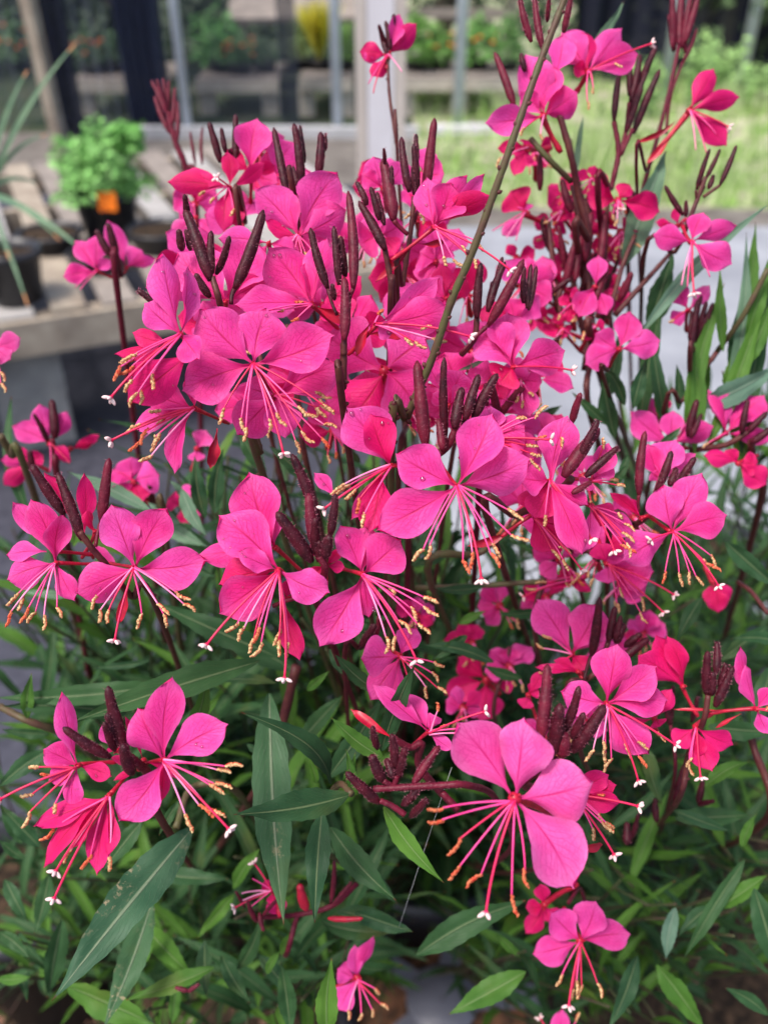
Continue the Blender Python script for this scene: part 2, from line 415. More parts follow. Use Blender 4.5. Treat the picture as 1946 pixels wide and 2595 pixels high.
            kf = max(2, int(14 * fe)); r0 = .00034 * fr
            mb = MB(); mb.tube(Q[:kf + 1], [r0 * (1.15 - .35 * j / kf) for j in range(kf + 1)], 6)
            if not noanth:
                a0 = Q[kf]; ad = (E - a0).normalized(); ad = (Matrix.Rotation(rr.uniform(-.6, .6), 3, FW) @ ad)
                pts = []; rs = []
                bendv = ad.cross(FW).normalized() * al * rr.uniform(-.15, .15)
                for j in range(19):
                    t = j / 18; pts.append(a0 + ad * (al * (t - .12)) + bendv * math.sin(math.pi * t) + V3((rr.uniform(-1, 1), rr.uniform(-1, 1), rr.uniform(-1, 1))) * .00024)
                    rs.append((.00042 if closed else .00053) * fr * (math.sin(math.pi * (.08 + .84 * t)) ** .4) * rr.uniform(.65, 1.3))
                mb.tube(pts, rs, 7, 1)
                o2 = ad.cross(FW).normalized() * .00042 * fr
                mb.tube([p + o2 + FW * .0001 for p in pts[1:-1]], [q2 * .6 for q2 in rs[1:-1]], 6, 2)
            fm = rr.choice(['fil', 'fil', 'fip', 'fir'])
            mb.build('stamen', [M_[fm], M_['an'] if rr.random() < (.15 if closed else .85) else M_['anr'], M_['anr']], F)
        for q in ([sg] if sg and not isinstance(sg[0], tuple) else (sg or [])):
            ln = math.hypot(q[0] - cx, q[1] - cy)
            E = at(c, q[0], q[1], d - (q[2] if len(q) > 2 else lift * .8) * ln * k); d0 = E - C; side = d0.cross(FW).normalized(); sgn = 1 if side.z > 0 else -1
            Mp = C + d0 * .55 + side * sgn * d0.length * rr.uniform(.03, .08) - FW * d0.length * .06
            mb = MB(); mb.tube(bez(C - FW * .0012, Mp, E, 14), [.00040 * fr] * 15, 7)
            dd = (E - Mp).normalized(); a = dd.orthogonal().normalized(); a = Matrix.Rotation(rr.uniform(0, 1.5), 3, dd) @ a
            b = dd.cross(a); mb.blob(E, dd, .0008 * fr, .0016 * fr, 7, 4)
            for v in (a, b, -a, -b):
                vv = (v + dd * .45 + V3((rr.uniform(-.3, .3), rr.uniform(-.3, .3), rr.uniform(-.3, .3)))).normalized()
                mb.blob(E + vv * .0015 * fr, vv, .00064 * fr, .0028 * fr, 7, 5, 1)
            mb.build('pistil', [M_['fir'], M_['stg']], F)
        if wet and drops.v: drops.build('water_drop', [M_['wat']], F)
        return F
def filler(s, spots, seed):
    rr = random.Random(seed)
    for (x, y, d, L) in spots:
        a0 = rr.uniform(-2.9, -.6); pp = []
        for i in range(rr.choice([3, 4, 4])):
            a = a0 + (i - 1.5) * rr.uniform(.75, 1.05); l = L * rr.uniform(.8, 1.15)
            pp.append((x + math.cos(a) * l, y + math.sin(a) * l * .9, L * rr.uniform(.5, .85), rr.uniform(-.4, .4), rr.uniform(-35, 35), rr.choice([None, None, None, 'dp'])))
        st = [(x + math.cos(a0 + 3.1 + q) * L * .9, y + abs(math.sin(q * 3)) * L * .5 + L * .5) for q in (-.4, -.1, .2, .5)]
        s.fl('V', d, x, y, pp, st, None, (x + rr.uniform(-20, 20), y + L * .5, .02))
# ------------------------------------------------------------------ leaves
def leaf_geo(B, T, W, roll=0., bend=.1, seed=0, fold=.18, sag=None, n=18, nv=6, up=None):
    u = T - B; L = u.length; u = u / L
    ref = up if up is not None else (CL - B).normalized()
    lat = ref.cross(u); lat = lat.normalized() if lat.length > 1e-4 else u.orthogonal().normalized()
    lat = Matrix.Rotation(roll, 3, u) @ lat; nn = u.cross(lat).normalized()
    if nn.dot(ref) < 0: nn = -nn; lat = -lat
    rr = random.Random(seed); p1, p2, p3 = (rr.uniform(0, 6.28) for _ in range(3)); sb = rr.uniform(-.05, .05)
    vs = []; uv = []
    for i in range(n + 1):
        t = i / n
        h = (math.sin(math.pi * min(1, max(0.0, t)) ** .80) ** 1.08 if 0 < t < 1 else 0) + .07 * (1 - t) ** 2
        h = max(h, .01); tooth = 1 + (.05 if i % 2 else -.03) + .04 * math.sin(9 * t + p1)
        for j in range(nv + 1):
            v = -1 + 2 * j / nv
            hh = h * (tooth if abs(v) > .9 else 1)
            z = bend * L * math.sin(math.pi * t) + fold * W * .5 * abs(v) * h - .10 * W * math.exp(-(v * 5) ** 2) * h
            z += .085 * W * math.sin(11 * t + p2 + (1.5 if v > 0 else 0)) * abs(v) ** 2 + .05 * W * math.sin(23 * t + p3) * abs(v)
            p = B + u * (L * t) + lat * (v * hh * W / 2 + sb * L * math.sin(math.pi * t)) + nn * z
            vs.append(p); uv.append((t, .5 + v / 2))
    c = nv + 1
    fs = [(i * c + j, i * c + j + 1, (i + 1) * c + j + 1, (i + 1) * c + j) for i in range(n) for j in range(nv)]
    return vs, fs, uv
def leaf(s, c, d, bx, by, tx, ty, w_, m='lf', dz=0., roll=None, bend=None):
    SEED[0] += 1; rr = random.Random(SEED[0])
    B = at(c, bx, by, d + .004); T = at(c, tx, ty, d - dz); k = d / FPX * CR[c][2]
    roll = rad(roll) if roll is not None else rr.uniform(-.35, .35); bend = rr.uniform(-.04, .10) if bend is None else bend
    w_ = min(w_, .235 * math.hypot(tx - bx, ty - by) + 8)
    vs, fs, uv = leaf_geo(B, T, w_ * k / max(.4, math.cos(roll)), roll, bend, SEED[0])
    return new('leaf', vs, fs, M_[m], s.o, uv=uv)
PA, PB_, PC_, PD_ = V3((-.26, .80, .285)), V3((.06, .80, .285)), V3((.42, .95, .285)), V3((.62, 1.45, .285))
# ------------------------------------------------------------------ ground and paving
M_['dirt'] = mottled('bare_dirt', (.12, .105, .095), (.20, .18, .16), 6, .95, .2, .5, .01)
M_['pave'] = mottled('grey_paving', (.235, .245, .275), (.34, .35, .385), 3, .8, .3, .2, .004)
M_['grass'] = mottled('lawn_green', (.16, .24, .08), (.42, .38, .29), 3.1, .9, .2, .5, .02, .42, .58)
M_['fab'] = mottled('weed_fabric', (.035, .035, .05), (.06, .06, .08), 30, .6, .4, .3, .002)
M_['wood'] = mottled('weathered_wood', (.21, .18, .16), (.33, .285, .25), 9, .8, .2, .4, .003)
M_['wood2'] = mottled('pale_wood', (.42, .36, .285), (.26, .21, .165), 11, .8, .2, .4, .003)
M_['white_wood'] = mottled('bleached_wood', (.42, .40, .39), (.33, .31, .29), 9, .8, .2, .3)
M_['far'] = mottled('far_pale_wood', (.55, .50, .43), (.44, .39, .33), 9, .8, .2, .3)  # paler wood tone so the far benches read through the cloth
M_['conc'] = mottled('concrete_block', (.27, .26, .25), (.35, .34, .32), 20, .9, .2, .4, .003)
M_['blk'] = mottled('black_plastic', (.016, .016, .02), (.03, .03, .036), 14, .38, .5, 0)
M_['tray'] = mottled('grey_plastic', (.13, .13, .155), (.19, .19, .22), 20, .4, .5, 0)
M_['soil'] = mottled('potting_soil', (.022, .015, .010), (.09, .055, .033), 70, .95, .2, 1, .006, .45, .7)
M_['metal'] = mottled('galvanised_metal', (.58, .64, .72), (.48, .54, .62), 8, .45, .5, 0)
M_['white'] = mottled('white_paint', (.70, .68, .72), (.60, .57, .60), 5, .6, .3, .1)
M_['beige'] = mottled('raw_post_side', (.55, .49, .44), (.48, .42, .38), 8, .8, .2, .2)
def sheet(name, x0, y0, x1, y1, z, m, n=1):
    vs = [V3((x0 + (x1 - x0) * i / n, y0 + (y1 - y0) * j / n, z)) for j in range(n + 1) for i in range(n + 1)]
    fs = [(j * (n + 1) + i, j * (n + 1) + i + 1, (j + 1) * (n + 1) + i + 1, (j + 1) * (n + 1) + i) for j in range(n) for i in range(n)]
    o = new(name, vs, fs, m, smooth=False); o['kind'] = 'structure'; return o
sheet('ground', -150, -150, 150, 150, 0, M_['dirt'])
WY_ = onz(728, 288, 0).y; gy = onz(1400, 455, 0).y; gx = onz(905, 380, 0).x
sheet('path', .12, 1.55, 9, gy, .008, M_['pave'])
nx_ = 160; vs = []
for j in range(3):
    for i in range(nx_ + 1):
        x = gx + (40 - gx) * (i / nx_) ** 2; e = gy + .25 * noise.noise(V3((x * 1.3, 0, 3))) + .08 * noise.noise(V3((x * 7, 0, 3)))
        vs.append(V3((x, (e, 12, 40)[j], .012)))
o = new('lawn', vs, [(j * (nx_ + 1) + i, j * (nx_ + 1) + i + 1, (j + 1) * (nx_ + 1) + i + 1, (j + 1) * (nx_ + 1) + i) for j in range(2) for i in range(nx_)], M_['grass']); o['kind'] = 'structure'
sheet('dirt_strip', gx + .01, gy - .30, 40, gy + 1, .010, M_['dirt'])
o = sheet('weed_fabric', .12, -.5, 6, 1.545, .004, M_['fab']); sheet('weed_fabric', -6, -.5, .115, onz(200, 400, 0).y, .004, M_['fab'])
sheet('ground_cover_shade', -14, WY_ + .03, gx - .002, 30, .006, mottled('shade_dark_ground_cover', (.025, .05, .02), (.07, .075, .05), 5, .95, .2, .5, .01))  # green ground, with the shade under the far benches put into its colour
# grass blades on the lawn
mb = MB(); rr = random.Random(3)
for i in range(7000):
    y = gy + .05 + rr.random() ** 1.6 * 5; x = gx + rr.random() * (1 + y * .9)
    h = rr.uniform(.05, .16); a = rr.uniform(0, 6.28); p = V3((x, y, .012)); q = V3((math.cos(a), math.sin(a), 0)) * .008
    e = p + V3((rr.uniform(-.05, .05), rr.uniform(-.05, .05), h)); mb.add([p - q, p + q, e], [(0, 1, 2)], rr.choice([0, 0, 1]))
for k in range(70):
    y = gy + .1 + rr.random() * 3.2; x = gx + .1 + rr.random() * (.6 + y * .8); hh = rr.uniform(.10, .30)
    for q in range(60):
        a = rr.uniform(0, 6.28); p = V3((x + rr.gauss(0, .07), y + rr.gauss(0, .07), .012)); w2 = V3((math.cos(a), math.sin(a), 0)) * rr.uniform(.006, .016)
        e = p + V3((rr.uniform(-.07, .07), rr.uniform(-.07, .07), hh * rr.uniform(.4, 1))); mb.add([p - w2, p + w2, e], [(0, 1, 2)], rr.choice([0, 1, 1]))
g = mb.build('grass', [mat('grass_blade', (.28, .46, .11), .7)[0], mat('grass_blade_pale', (.52, .60, .32), .7)[0]]); g['kind'] = 'stuff'
# white kerb rail along the foot of the shade wall
WY = onz(728, 288, 0).y
mb = MB(); a = onz(235, 300, 0); b = onz(905, 292, 0)
mb.box(V3(((a.x + b.x) / 2, WY - .12, .035)), b.x - a.x, .10, .07)
tag(mb.build('ground_rail', [mottled('dull_white_paint', (.50, .50, .52), (.40, .40, .41), 4)], smooth=False), 'long white timber rail on the ground at the foot of the metal poles', 'rail')
mb = MB(); a = onz(930, 292, 0); b = onz(1085, 285, 0)
mb.box(V3(((a.x + b.x) / 2, WY - .02, .03)), b.x - a.x, .12, .06, rz=.06)
tag(mb.build('ground_rail', [M_['white']], smooth=False), 'short white rail lying on the grass right of the white post', 'rail')
# poles
def pole(x, y, label, r=.036, h=2.6, z=0, lean=0):
    p = onz(x, y, z); mb = MB(); mb.tube([p, p + V3((lean * h, 0, h))], r, 16)
    mb.tube([p + V3((0, 0, 1.2)), p + V3((0, 0, 1.26))], r * 1.25, 16)
    return tag(mb.build('metal_pole', [M_['metal']], origin=p), label, 'metal pole', 'galvanised poles of the shade wall')
pole(408, 292, 'grey metal pole behind the closed bud stem, leftmost of the upright poles', .031, lean=0)
pole(730, 290, 'bluish metal pole just left of the white post')
pole(988, 272, 'slim metal pole right of the white post, standing in the grass', .04)
pole(1596, 190, 'thin pole at the far right edge before the black shade cloth', .05)
pole(1432, 215, 'faint pole behind the thin reddish bud stem at the right', .045)
# white post
P0 = ony(838, 900, 2.75); px0, px1 = ony(795, 350, 2.75).x, ony(850, 350, 2.75).x
post = empty('wooden_post', V3(((px0 + px1) / 2, 2.75, 0))); tag(post, 'thick white painted square post standing behind the flowers at top centre', 'post')
mb = MB(); mb.box(V3(((px0 + px1) / 2, 2.80, 1.4)), px1 - px0, .10, 2.8); mb.build('painted_board', [M_['white']], post, smooth=False)
mb = MB(); mb.box(V3((px1 + .0175, 2.81, 1.4)), .03, .12, 2.8); mb.build('side_board', [M_['beige']], post, smooth=False)
mb = MB(); mb.box(V3((px0 - .0175, 2.81, 1.4)), .03, .12, 2.8); mb.build('side_board', [M_['beige']], post, smooth=False)
# leaning brace
a = ony(60, 0, 4.9); b = ony(122, 275, 4.9); d = (b - a)
mb = MB(); mb.box((a + b) / 2 - d * .3, .11, .05, d.length * 2.2, m=0)
o = mb.build('wooden_brace', [M_['wood2']], origin=(a + b) / 2 - d * .3, smooth=False)
o.rotation_euler = (-d).to_track_quat('Z', 'Y').to_euler()
tag(o, 'bare wooden brace leaning to the left in the top left corner', 'wooden brace')
# shade cloth panels (woven, see-through)
def cloth(label, x0, x1, Y, h, dens, c, seed, amp=.05):
    a = ony(x0, 100, Y).x; b = ony(x1, 100, Y).x; nx, nz = 50, 10; rr = random.Random(seed); f = rr.uniform(8, 12)
    vs = [V3((a + (b - a) * i / nx, Y + amp * math.sin(i * f / 7 + j * .15) + .5 * amp * math.sin(i * 1.9 + seed), .02 + (h - .02) * j / nz)) for j in range(nz + 1) for i in range(nx + 1)]
    fs = [(j * (nx + 1) + i, j * (nx + 1) + i + 1, (j + 1) * (nx + 1) + i + 1, (j + 1) * (nx + 1) + i) for j in range(nz) for i in range(nx)]
    m, t, bb = mat('shade_cloth_weave', c, .8, .2); bb.inputs['Alpha'].default_value = dens
    return tag(new('shade_cloth', vs, fs, m), label, 'shade cloth', 'shade cloth panels')
cloth('gathered dark blue shade cloth hanging at the foot of the leftmost pole', 255, 352, WY + .15, 2.4, .74, (.075, .088, .15), 1, .12)
cloth('thin see-through shade cloth stretched between the left poles', 355, 640, WY + .1, 2.4, .16, (.12, .14, .20), 2, .03)
cloth('see-through shade cloth panel behind the leaning brace', -60, 254, WY + .2, 2.4, .26, (.12, .14, .20), 3, .05)
cloth('narrow dark fold of cloth between the herb pot and the spiky yellow plant', 600, 640, WY + .3, 2.4, .45, (.08, .09, .13), 4, .06)
cloth('black shade cloth wall far behind the lawn at top right', 1240, 1900, onz(1600, 178, 0).y, 2.6, .97, (.012, .014, .028), 5, .06)
o = cloth('dark fold of cloth just right of the wooden brace', 95, 150, WY - .6, 2.4, .45, (.06, .065, .10), 6, .06)
# ------------------------------------------------------------------ benches behind the wall
def low_bench(x0, x1, Y, zt, label, legs=3):
    a = ony(x0, 180, Y).x; b = ony(x1, 180, Y).x
    t = empty('low_bench', V3(((a + b) / 2, Y, 0))); tag(t, label, 'bench', 'low plant benches behind the poles')
    mb = MB(); mb.box(V3(((a + b) / 2, Y + .02, zt - .04)), b - a, .04, .07); mb.build('front_board', [M_['far']], t, smooth=False)
    mb = MB()
    for i in range(5): mb.box(V3(((a + b) / 2, Y + .12 + i * .17, zt)), b - a, .13, .02)
    mb.build('bench_top', [M_['wood']], t, smooth=False)
    for i in range(legs):
        x = a + (b - a) * (i + .15) / (legs - .7)
        mb = MB(); mb.box(V3((x, Y + .10, (zt - .06) / 2)), .12, .09, zt - .06); mb.build('leg', [M_['far']], t, smooth=False)
    return a, b
B1 = low_bench(150, 360, WY + .55, .25, 'weathered low bench behind the cloth at upper left', 2)
B2 = low_bench(420, 600, WY + .55, .25, 'dim low bench seen through the cloth, left of the dark fold', 2)
B3 = low_bench(645, 760, WY + .5, .27, 'pale wooden bench holding the spiky yellow plant, left of the white post', 2)
B4 = low_bench(860, 1130, WY + .5, .27, 'pale wooden bench with pots right of the white post', 3)
def blade_mats(c): return [mat('plant_green', c, .6, .3)[0], mat('plant_green_light', tuple(q * 1.7 for q in c), .6, .3)[0]]
def pot(t, p, r, h, m='blk', soil=True):
    mb = MB(); mb.lathe(p, [(0, .003), (r * .78, .003), (r * .97, h * .86), (r * 1.06, h * .86), (r * 1.06, h), (r * .96, h), (r * .93, h * .80)], 32); mb.build('pot', [M_[m]], t)
    if soil:
        mb = MB(); mb.lathe(p, [(r * .945, h * .82), (r * .5, h * .86), (.001, h * .87)], 24); mb.build('soil', [M_['soil']], t)
def bushy(label, p, r, h, c, kind='bush', n=260, pr=.1, ph=.16, cat='potted plant', group='potted plants on the far benches', seed=0, flower=None, name='potted_plant'):
    rr = random.Random(seed); t = empty(name, p); tag(t, label, cat, group); pot(t, p, pr, ph)
    mb = MB(); c0 = p + V3((0, 0, ph * .9))
    for i in range(n):
        a = rr.uniform(0, 6.28); el = rr.uniform(.0, 1.5)
        dr = V3((math.cos(a) * math.cos(el), math.sin(a) * math.cos(el), math.sin(el)))
        if kind == 'spiky' :
            l = h * rr.uniform(.7, 1.1); dr = (dr * .45 + V3((0, 0, .8))).normalized(); q = dr.cross(V3((math.sin(a), math.cos(a), .1))).normalized() * .008
            e = c0 + dr * l; md = c0 + dr * l * .5 + V3((0, 0, .02))
            mb.add([c0 - q, c0 + q, md + q, md - q, e], [(0, 1, 2, 3), (3, 2, 4)], rr.choice([0, 1]))
        else:
            k = rr.uniform(.35, 1) ** .6
            lump = 1 + .35 * math.sin(a * 3 + seed) * math.cos(el * 4)
            q = c0 + V3((dr.x * r, dr.y * r, dr.z * h)) * k * lump; s_ = rr.uniform(.5, 1.2) * (.16 if n < 1000 else .10) * r
            u = V3((rr.uniform(-1, 1), rr.uniform(-1, 1), rr.uniform(-.3, .8))).normalized(); v = u.orthogonal().normalized()
            mb.add([q - u * s_, q + v * s_ * .5, q + u * s_, q - v * s_ * .5], [(0, 1, 2, 3)], rr.choice([0, 0, 1]))
    mb.build('foliage', blade_mats(c), t, smooth=False)
    if flower:
        mb = MB()
        for i in range(14):
            a = rr.uniform(0, 6.28); q = c0 + V3((math.cos(a) * r * .8, math.sin(a) * r * .8 - .02, h * rr.uniform(.3, .9))); mb.blob(q, V3((0, 0, 1)), .018, .02, 7, 4)
        mb.build('blossom', [mat('blossom_orange', flower, .6)[0]], t)
    return t
by = WY + .5 + .4
def bx(x): return ony(x, 130, by).x
k = 0
for x, r, h, c, kd, fl_, lb in [(690, .2, .40, (.50, .46, .05), 'spiky', None, 'spiky yellow-green plant left of the white post'), (740, .13, .25, (.10, .2, .04), 'bush', None, 'small green bush between the bluish pole and the white post'),
        (655, .12, .28, (.14, .2, .06), 'bush', None, 'loose olive bush left of the spiky yellow plant'), (900, .2, .3, (.10, .22, .04), 'bush', None, 'green bush right of the white post, left of the slim pole'),
        (950, .17, .2, (.12, .24, .06), 'bush', (.8, .25, .02), 'low green plant with orange blooms left of the slim pole'), (1030, .2, .26, (.10, .24, .05), 'bush', (.85, .25, .02), 'low green plant with orange blooms right of the slim pole'),
        (1095, .15, .3, (.09, .20, .05), 'bush', None, 'green bush behind the upper right pink petals'),
        (470, .22, .32, (.06, .17, .04), 'bush', None, 'leafy green bush behind the closed bud stem'), (520, .14, .2, (.07, .15, .05), 'bush', (.7, .15, .04), 'small plant with red-orange specks beside the leafy bush'),
        (570, .14, .16, (.05, .09, .04), 'bush', None, 'dark low plant left of the cloth fold'), (200, .15, .22, (.06, .11, .04), 'bush', (.6, .12, .04), 'dull plant with rusty blooms above the herb pot'),
        (300, .15, .22, (.07, .12, .04), 'bush', None, 'dim green plant right above the herb pot'), (240, .13, .2, (.05, .10, .04), 'bush', None, 'dark plant between the two dim ones above the herb pot'), (30, .18, .3, (.06, .12, .05), 'bush', (.6, .12, .03), 'dark plant behind the wooden brace in the corner')]:
    k += 1; bushy(lb, V3((bx(x), by + R_.uniform(-.05, .15), .282 if 600 < x < 1200 else .262), ), r, h, c, kd, 420, ph=.075, seed=k, flower=fl_)
# trees and hedge behind
def tree(label, x, Y, h, r, c, seed, cat='tree'):
    rr = random.Random(seed); p = V3((x, Y, 0)); t = empty('evergreen_tree', p); tag(t, label, cat, 'dark trees beyond the benches')
    mb = MB(); Q = spline([p, p + V3((.05, 0, h * .3)), p + V3((-.04, .02, h * .8))], 6); mb.tube(Q, [.09 - .05 * i / len(Q) for i in range(len(Q))], 9)
    for i in range(6):
        a = rr.uniform(0, 6.28); z0 = h * rr.uniform(.15, .5); mb.tube([p + V3((0, 0, z0)), p + V3((math.cos(a) * r * .7, math.sin(a) * r * .7, z0 + h * .25))], [.035, .012], 6)
    mb.build('trunk', [mottled('bark', (.08, .06, .045), (.13, .1, .08), 20)], t)
    mb = MB(); cl = [(V3((rr.uniform(-1, 1) * r * .75, rr.uniform(-1, 1) * r * .6, rr.uniform(.08, .95) * h)), rr.uniform(.25, .5) * r) for _ in range(26)]
    for c0, cr in cl:
        mi = rr.choice([0, 0, 1])
        for i in range(75):
            d = V3((rr.gauss(0, 1), rr.gauss(0, 1), rr.gauss(0, 1))).normalized() * cr * rr.uniform(.5, 1.1); q = p + c0 + d
            u = (d.normalized() + V3((rr.uniform(-.8, .8), rr.uniform(-.8, .8), rr.uniform(-.8, .8)))).normalized() * rr.uniform(.03, .07); v = u.orthogonal() * .5
            mb.add([q - u, q + v, q + u, q - v], [(0, 1, 2, 3)], mi)
    mb.build('crown', blade_mats(c), t, smooth=False)
names = ['leftmost dark tree behind the wooden brace', 'dark tree behind the dim plants above the herb pot', 'tree behind the leafy bush left of the cloth fold', 'tree filling the gap left of the bluish pole', 'tree directly behind the white post', 'tree behind the slim pole right of the white post', 'tree behind the upper part of the bare stem', 'darkest tree between the bare stem and the black cloth wall']
for i, nm in enumerate(names):
    tree(nm, -4.9 + i * 1.35, WY + 2.3 + (i % 2) * .5, 2.6 + .3 * math.sin(i * 2), .95, (.028, .05, .022) if i % 3 else (.045, .075, .03), 40 + i)
# pale boards; the tilted one is added for distant greenhouse roof reflections
mb = MB(); mb.box(V3((ony(640, 40, WY + 1.7).x, WY + 1.7, .62)), 1.1, .5, .04, rz=.05, rx=.25)
for q in (-.45, .45): mb.box(V3((ony(640, 40, WY + 1.7).x + q, WY + 1.75, .29)), .05, .05, .58)
tag(mb.build('streak_board', [M_['wood']], smooth=False), 'grey tilted board standing in for pale greenhouse reflections behind the cloth, top centre left', 'stand-in board')
mb = MB(); mb.box(V3((ony(990, 60, WY + 1.6).x, WY + 1.6, .60)), 1.0, .04, .07); mb.box(V3((ony(990, 40, WY + 1.6).x, WY + 1.62, .75)), 1.0, .04, .05)
for q in (-.45, .45): mb.box(V3((ony(990, 40, WY + 1.6).x + q, WY + 1.66, .4)), .05, .05, .8)
tag(mb.build('rail_fence', [M_['wood']], smooth=False), 'grey two-rail fence behind the pots right of the white post', 'fence')
# weeds by the lawn at right
for i, (x, y, h, lb) in enumerate([(1500, 235, .6, 'tall pale weed standing on the lawn before the black cloth'), (1400, 250, .45, 'short weed clump left of the tall pale weed'), (1545, 200, .4, 'leafy weed at the foot of the far right pole'), (1610, 240, .35, 'low weed clump at the right edge of the lawn')]):
    p = onz(x, y, .012); rr = random.Random(60 + i); t = empty('weed', p); tag(t, lb, 'weed', 'weeds on the lawn'); mb = MB(); ms = MB()
    for j in range(9):
        e = p + V3((rr.uniform(-.18, .18), rr.uniform(-.1, .1), h * rr.uniform(.6, 1))); ms.tube([p, p.lerp(e, .5) + V3((0, 0, .03)), e], .006, 5)
        for q in range(46):
            z = rr.uniform(.15, 1); o = p.lerp(e, z) + V3((rr.uniform(-1, 1), rr.uniform(-1, 1), rr.uniform(-.3, .5))) * .07
            u = V3((rr.uniform(-1, 1), rr.uniform(-1, 1), rr.uniform(-.2, .8))).normalized() * rr.uniform(.012, .035); v = u.orthogonal() * .45; mb.add([o - u, o + v, o + u, o - v], [(0, 1, 2, 3)], rr.choice([0, 1]))
    ms.build('weed_stem', blade_mats((.18, .30, .1)), t); mb.build('foliage', blade_mats((.22, .36, .12)), t, smooth=False)
# ------------------------------------------------------------------ pallet bench on the left
ZB = .45
fr = onz(262, 648, ZB); an = rad(24); ex = V3((math.cos(an), math.sin(an), 0)); ey = V3((-math.sin(an), math.cos(an), 0))
def lb(u, v, z): return V3((fr.x, fr.y, 0)) + ex * u + ey * v + V3((0, 0, z))
pb = empty('pallet_bench', lb(-1, .8, 0)); tag(pb, 'weathered pallet bench with gapped slats running away from us along the left side', 'bench')
u = 1.02; i = 0
while u > -2.6:
    wd = R_.uniform(.085, .11); mb = MB(); ln = 1.75 + R_.uniform(-.03, .03)
    mb.box(lb(u - wd / 2, ln / 2, ZB - .011 + R_.uniform(-.003, .003)), wd, ln, .022, rz=an + R_.uniform(-.01, .01))
    mb.build('slat', [M_[R_.choice(['wood2', 'wood', 'wood', 'white_wood'])]], pb, smooth=False); u -= wd + R_.uniform(.025, .06)
for j, v in enumerate([.06, .6, 1.15, 1.70]):
    mb = MB(); mb.box(lb(-.8, v, ZB - .07), 3.6, .045, .09, rz=an); mb.build('bearer', [M_['wood2']], pb, smooth=False)
mb = MB(); mb.box(lb(-.8, -.015, ZB - .062), 3.64, .024, .10, rz=an); mb.build('front_board', [M_['wood2']], pb, smooth=False)
e0 = lb(-.36, -.05, 0)
mb = MB(); mb.box(lb(-1.13, -.055, ZB - .06), 1.5, .05, .125, rz=an); mb.build('end_block', [M_['white_wood']], pb, smooth=False)
for i, (u, v) in enumerate([(-.30, .16), (-2.2, .16), (.4, 1.6), (-1.9, 1.6)]):
    mb = MB(); z1 = ZB - .118; c = lb(u, v, 0)
    mb.box(c + V3((0, 0, z1 * .25)), .20, .20, z1 * .5 - .002, rz=an); mb.box(c + V3((.005, .004, z1 * .75)), .195, .195, z1 * .5, rz=an)
    tag(mb.build('support_block', [M_['conc']], smooth=False), ['grey concrete block stack under the front corner of the pallet bench, above the maroon buds', 'concrete block stack under the front left of the pallet bench', 'concrete block stack under the rear right of the pallet bench', 'concrete block stack under the rear left of the pallet bench'][i], 'concrete block', 'blocks under the pallet bench')
# herb pot with orange tag
p = onz(232, 520, ZB); t = bushy('bright green bushy herb in a black pot with an orange tag on the pallet bench', p + V3((0, .06, 0)), .150, .185, (.17, .37, .10), 'bush', 2600, .105, .15, 'potted herb', None, 77, name='potted_herb')
p2 = p + V3((0, .06, 0))
mb = MB(); mb.box(V3((p2.x + .04, p2.y - .118, (.145 + ZB))), .058, .004, .058, rx=-.15); mb.build('plant_tag', [mottled('orange_tag', (.88, .20, .01), (.55, .09, .01), 60, .5, .3, 0, .002, .55, .6)], t, smooth=False)
mb = MB()
for i in range(260):
    q = p2 + V3((.10 + R_.uniform(-.05, .05), R_.uniform(-.05, .05), .27 + R_.uniform(0, .08))); u = V3((R_.uniform(-1, 1), R_.uniform(-1, 1), R_.uniform(-.3, .8))).normalized() * .014; v = u.orthogonal() * .6
    mb.add([q - u, q + v, q + u, q - v], [(0, 1, 2, 3)])
mb.build('sprig', blade_mats((.15, .38, .08)), t, smooth=False)
# low black nursery pots and trays on the bench
for x, y, r, h, lb in [(20, 672, .085, .15, 'black pot of the grassy plant at the left edge of the pallet bench'), (335, 560, .10, .07, 'low empty black pot right of the herb pot'), (200, 600, .09, .05, 'shallow black saucer pot behind the gap in the slats'), (95, 560, .10, .06, 'shallow black pot between the grassy plant and the herb pot')]:
    p = onz(x, y, ZB) + V3((0, r, 0)); t = empty('nursery_pot', p); tag(t, lb, 'pot', 'black nursery pots on the pallet bench'); pot(t, p, r, h)
# grassy plant
p = onz(20, 672, ZB) + V3((-.02, .085, .15)); t = empty('grassy_plant', p); tag(t, 'blurred arching grey-green grass blades in the pot at the left edge', 'grass plant')
rr = random.Random(9); PC0 = at('V', -30, 420, 1.15)
ends = [(165, 90, 1.1), (60, 150, 1.1), (100, 290, 1.15), (200, 560, 1.05), (60, 660, 1.1), (130, 520, 1.15), (20, 560, 1.1), (-60, 200, 1.1), (90, 400, 1.2)]
gm = [mottled('blade_grey_green', (.09, .17, .10), (.15, .24, .14), 30, .6), mat('blade_tip', (.55, .25, .10), .6)[0]]
for i, (x, y, d) in enumerate(ends):
    e = at('V', x, y, d); m0 = PC0.lerp(e, .45) + V3((0, 0, .03)); Q = bez(PC0, m0, e, 14); mb = MB()
    for j, q in enumerate(Q):
        wd = .0036 * (1 - (j / 14) ** 2) + .0006; sdv = (Q[min(14, j + 1)] - Q[max(0, j - 1)]).cross(FW).normalized()
        mb.v += [q - sdv * wd, q + FW * wd * .4, q + sdv * wd]; mb.uv += [(0, 0)] * 3
    for j in range(14):
        for c_ in (0, 1): mb.f.append((j * 3 + c_, j * 3 + c_ + 1, j * 3 + 4 + c_, j * 3 + 3 + c_)); mb.m.append(1 if j > 12 else 0)
    mb.build('blade', gm, t)
mb = MB(); mb.tube([p, p.lerp(PC0, .5) + V3((-.02, 0, .03)), PC0], .010, 8); mb.build('crown', gm, t)
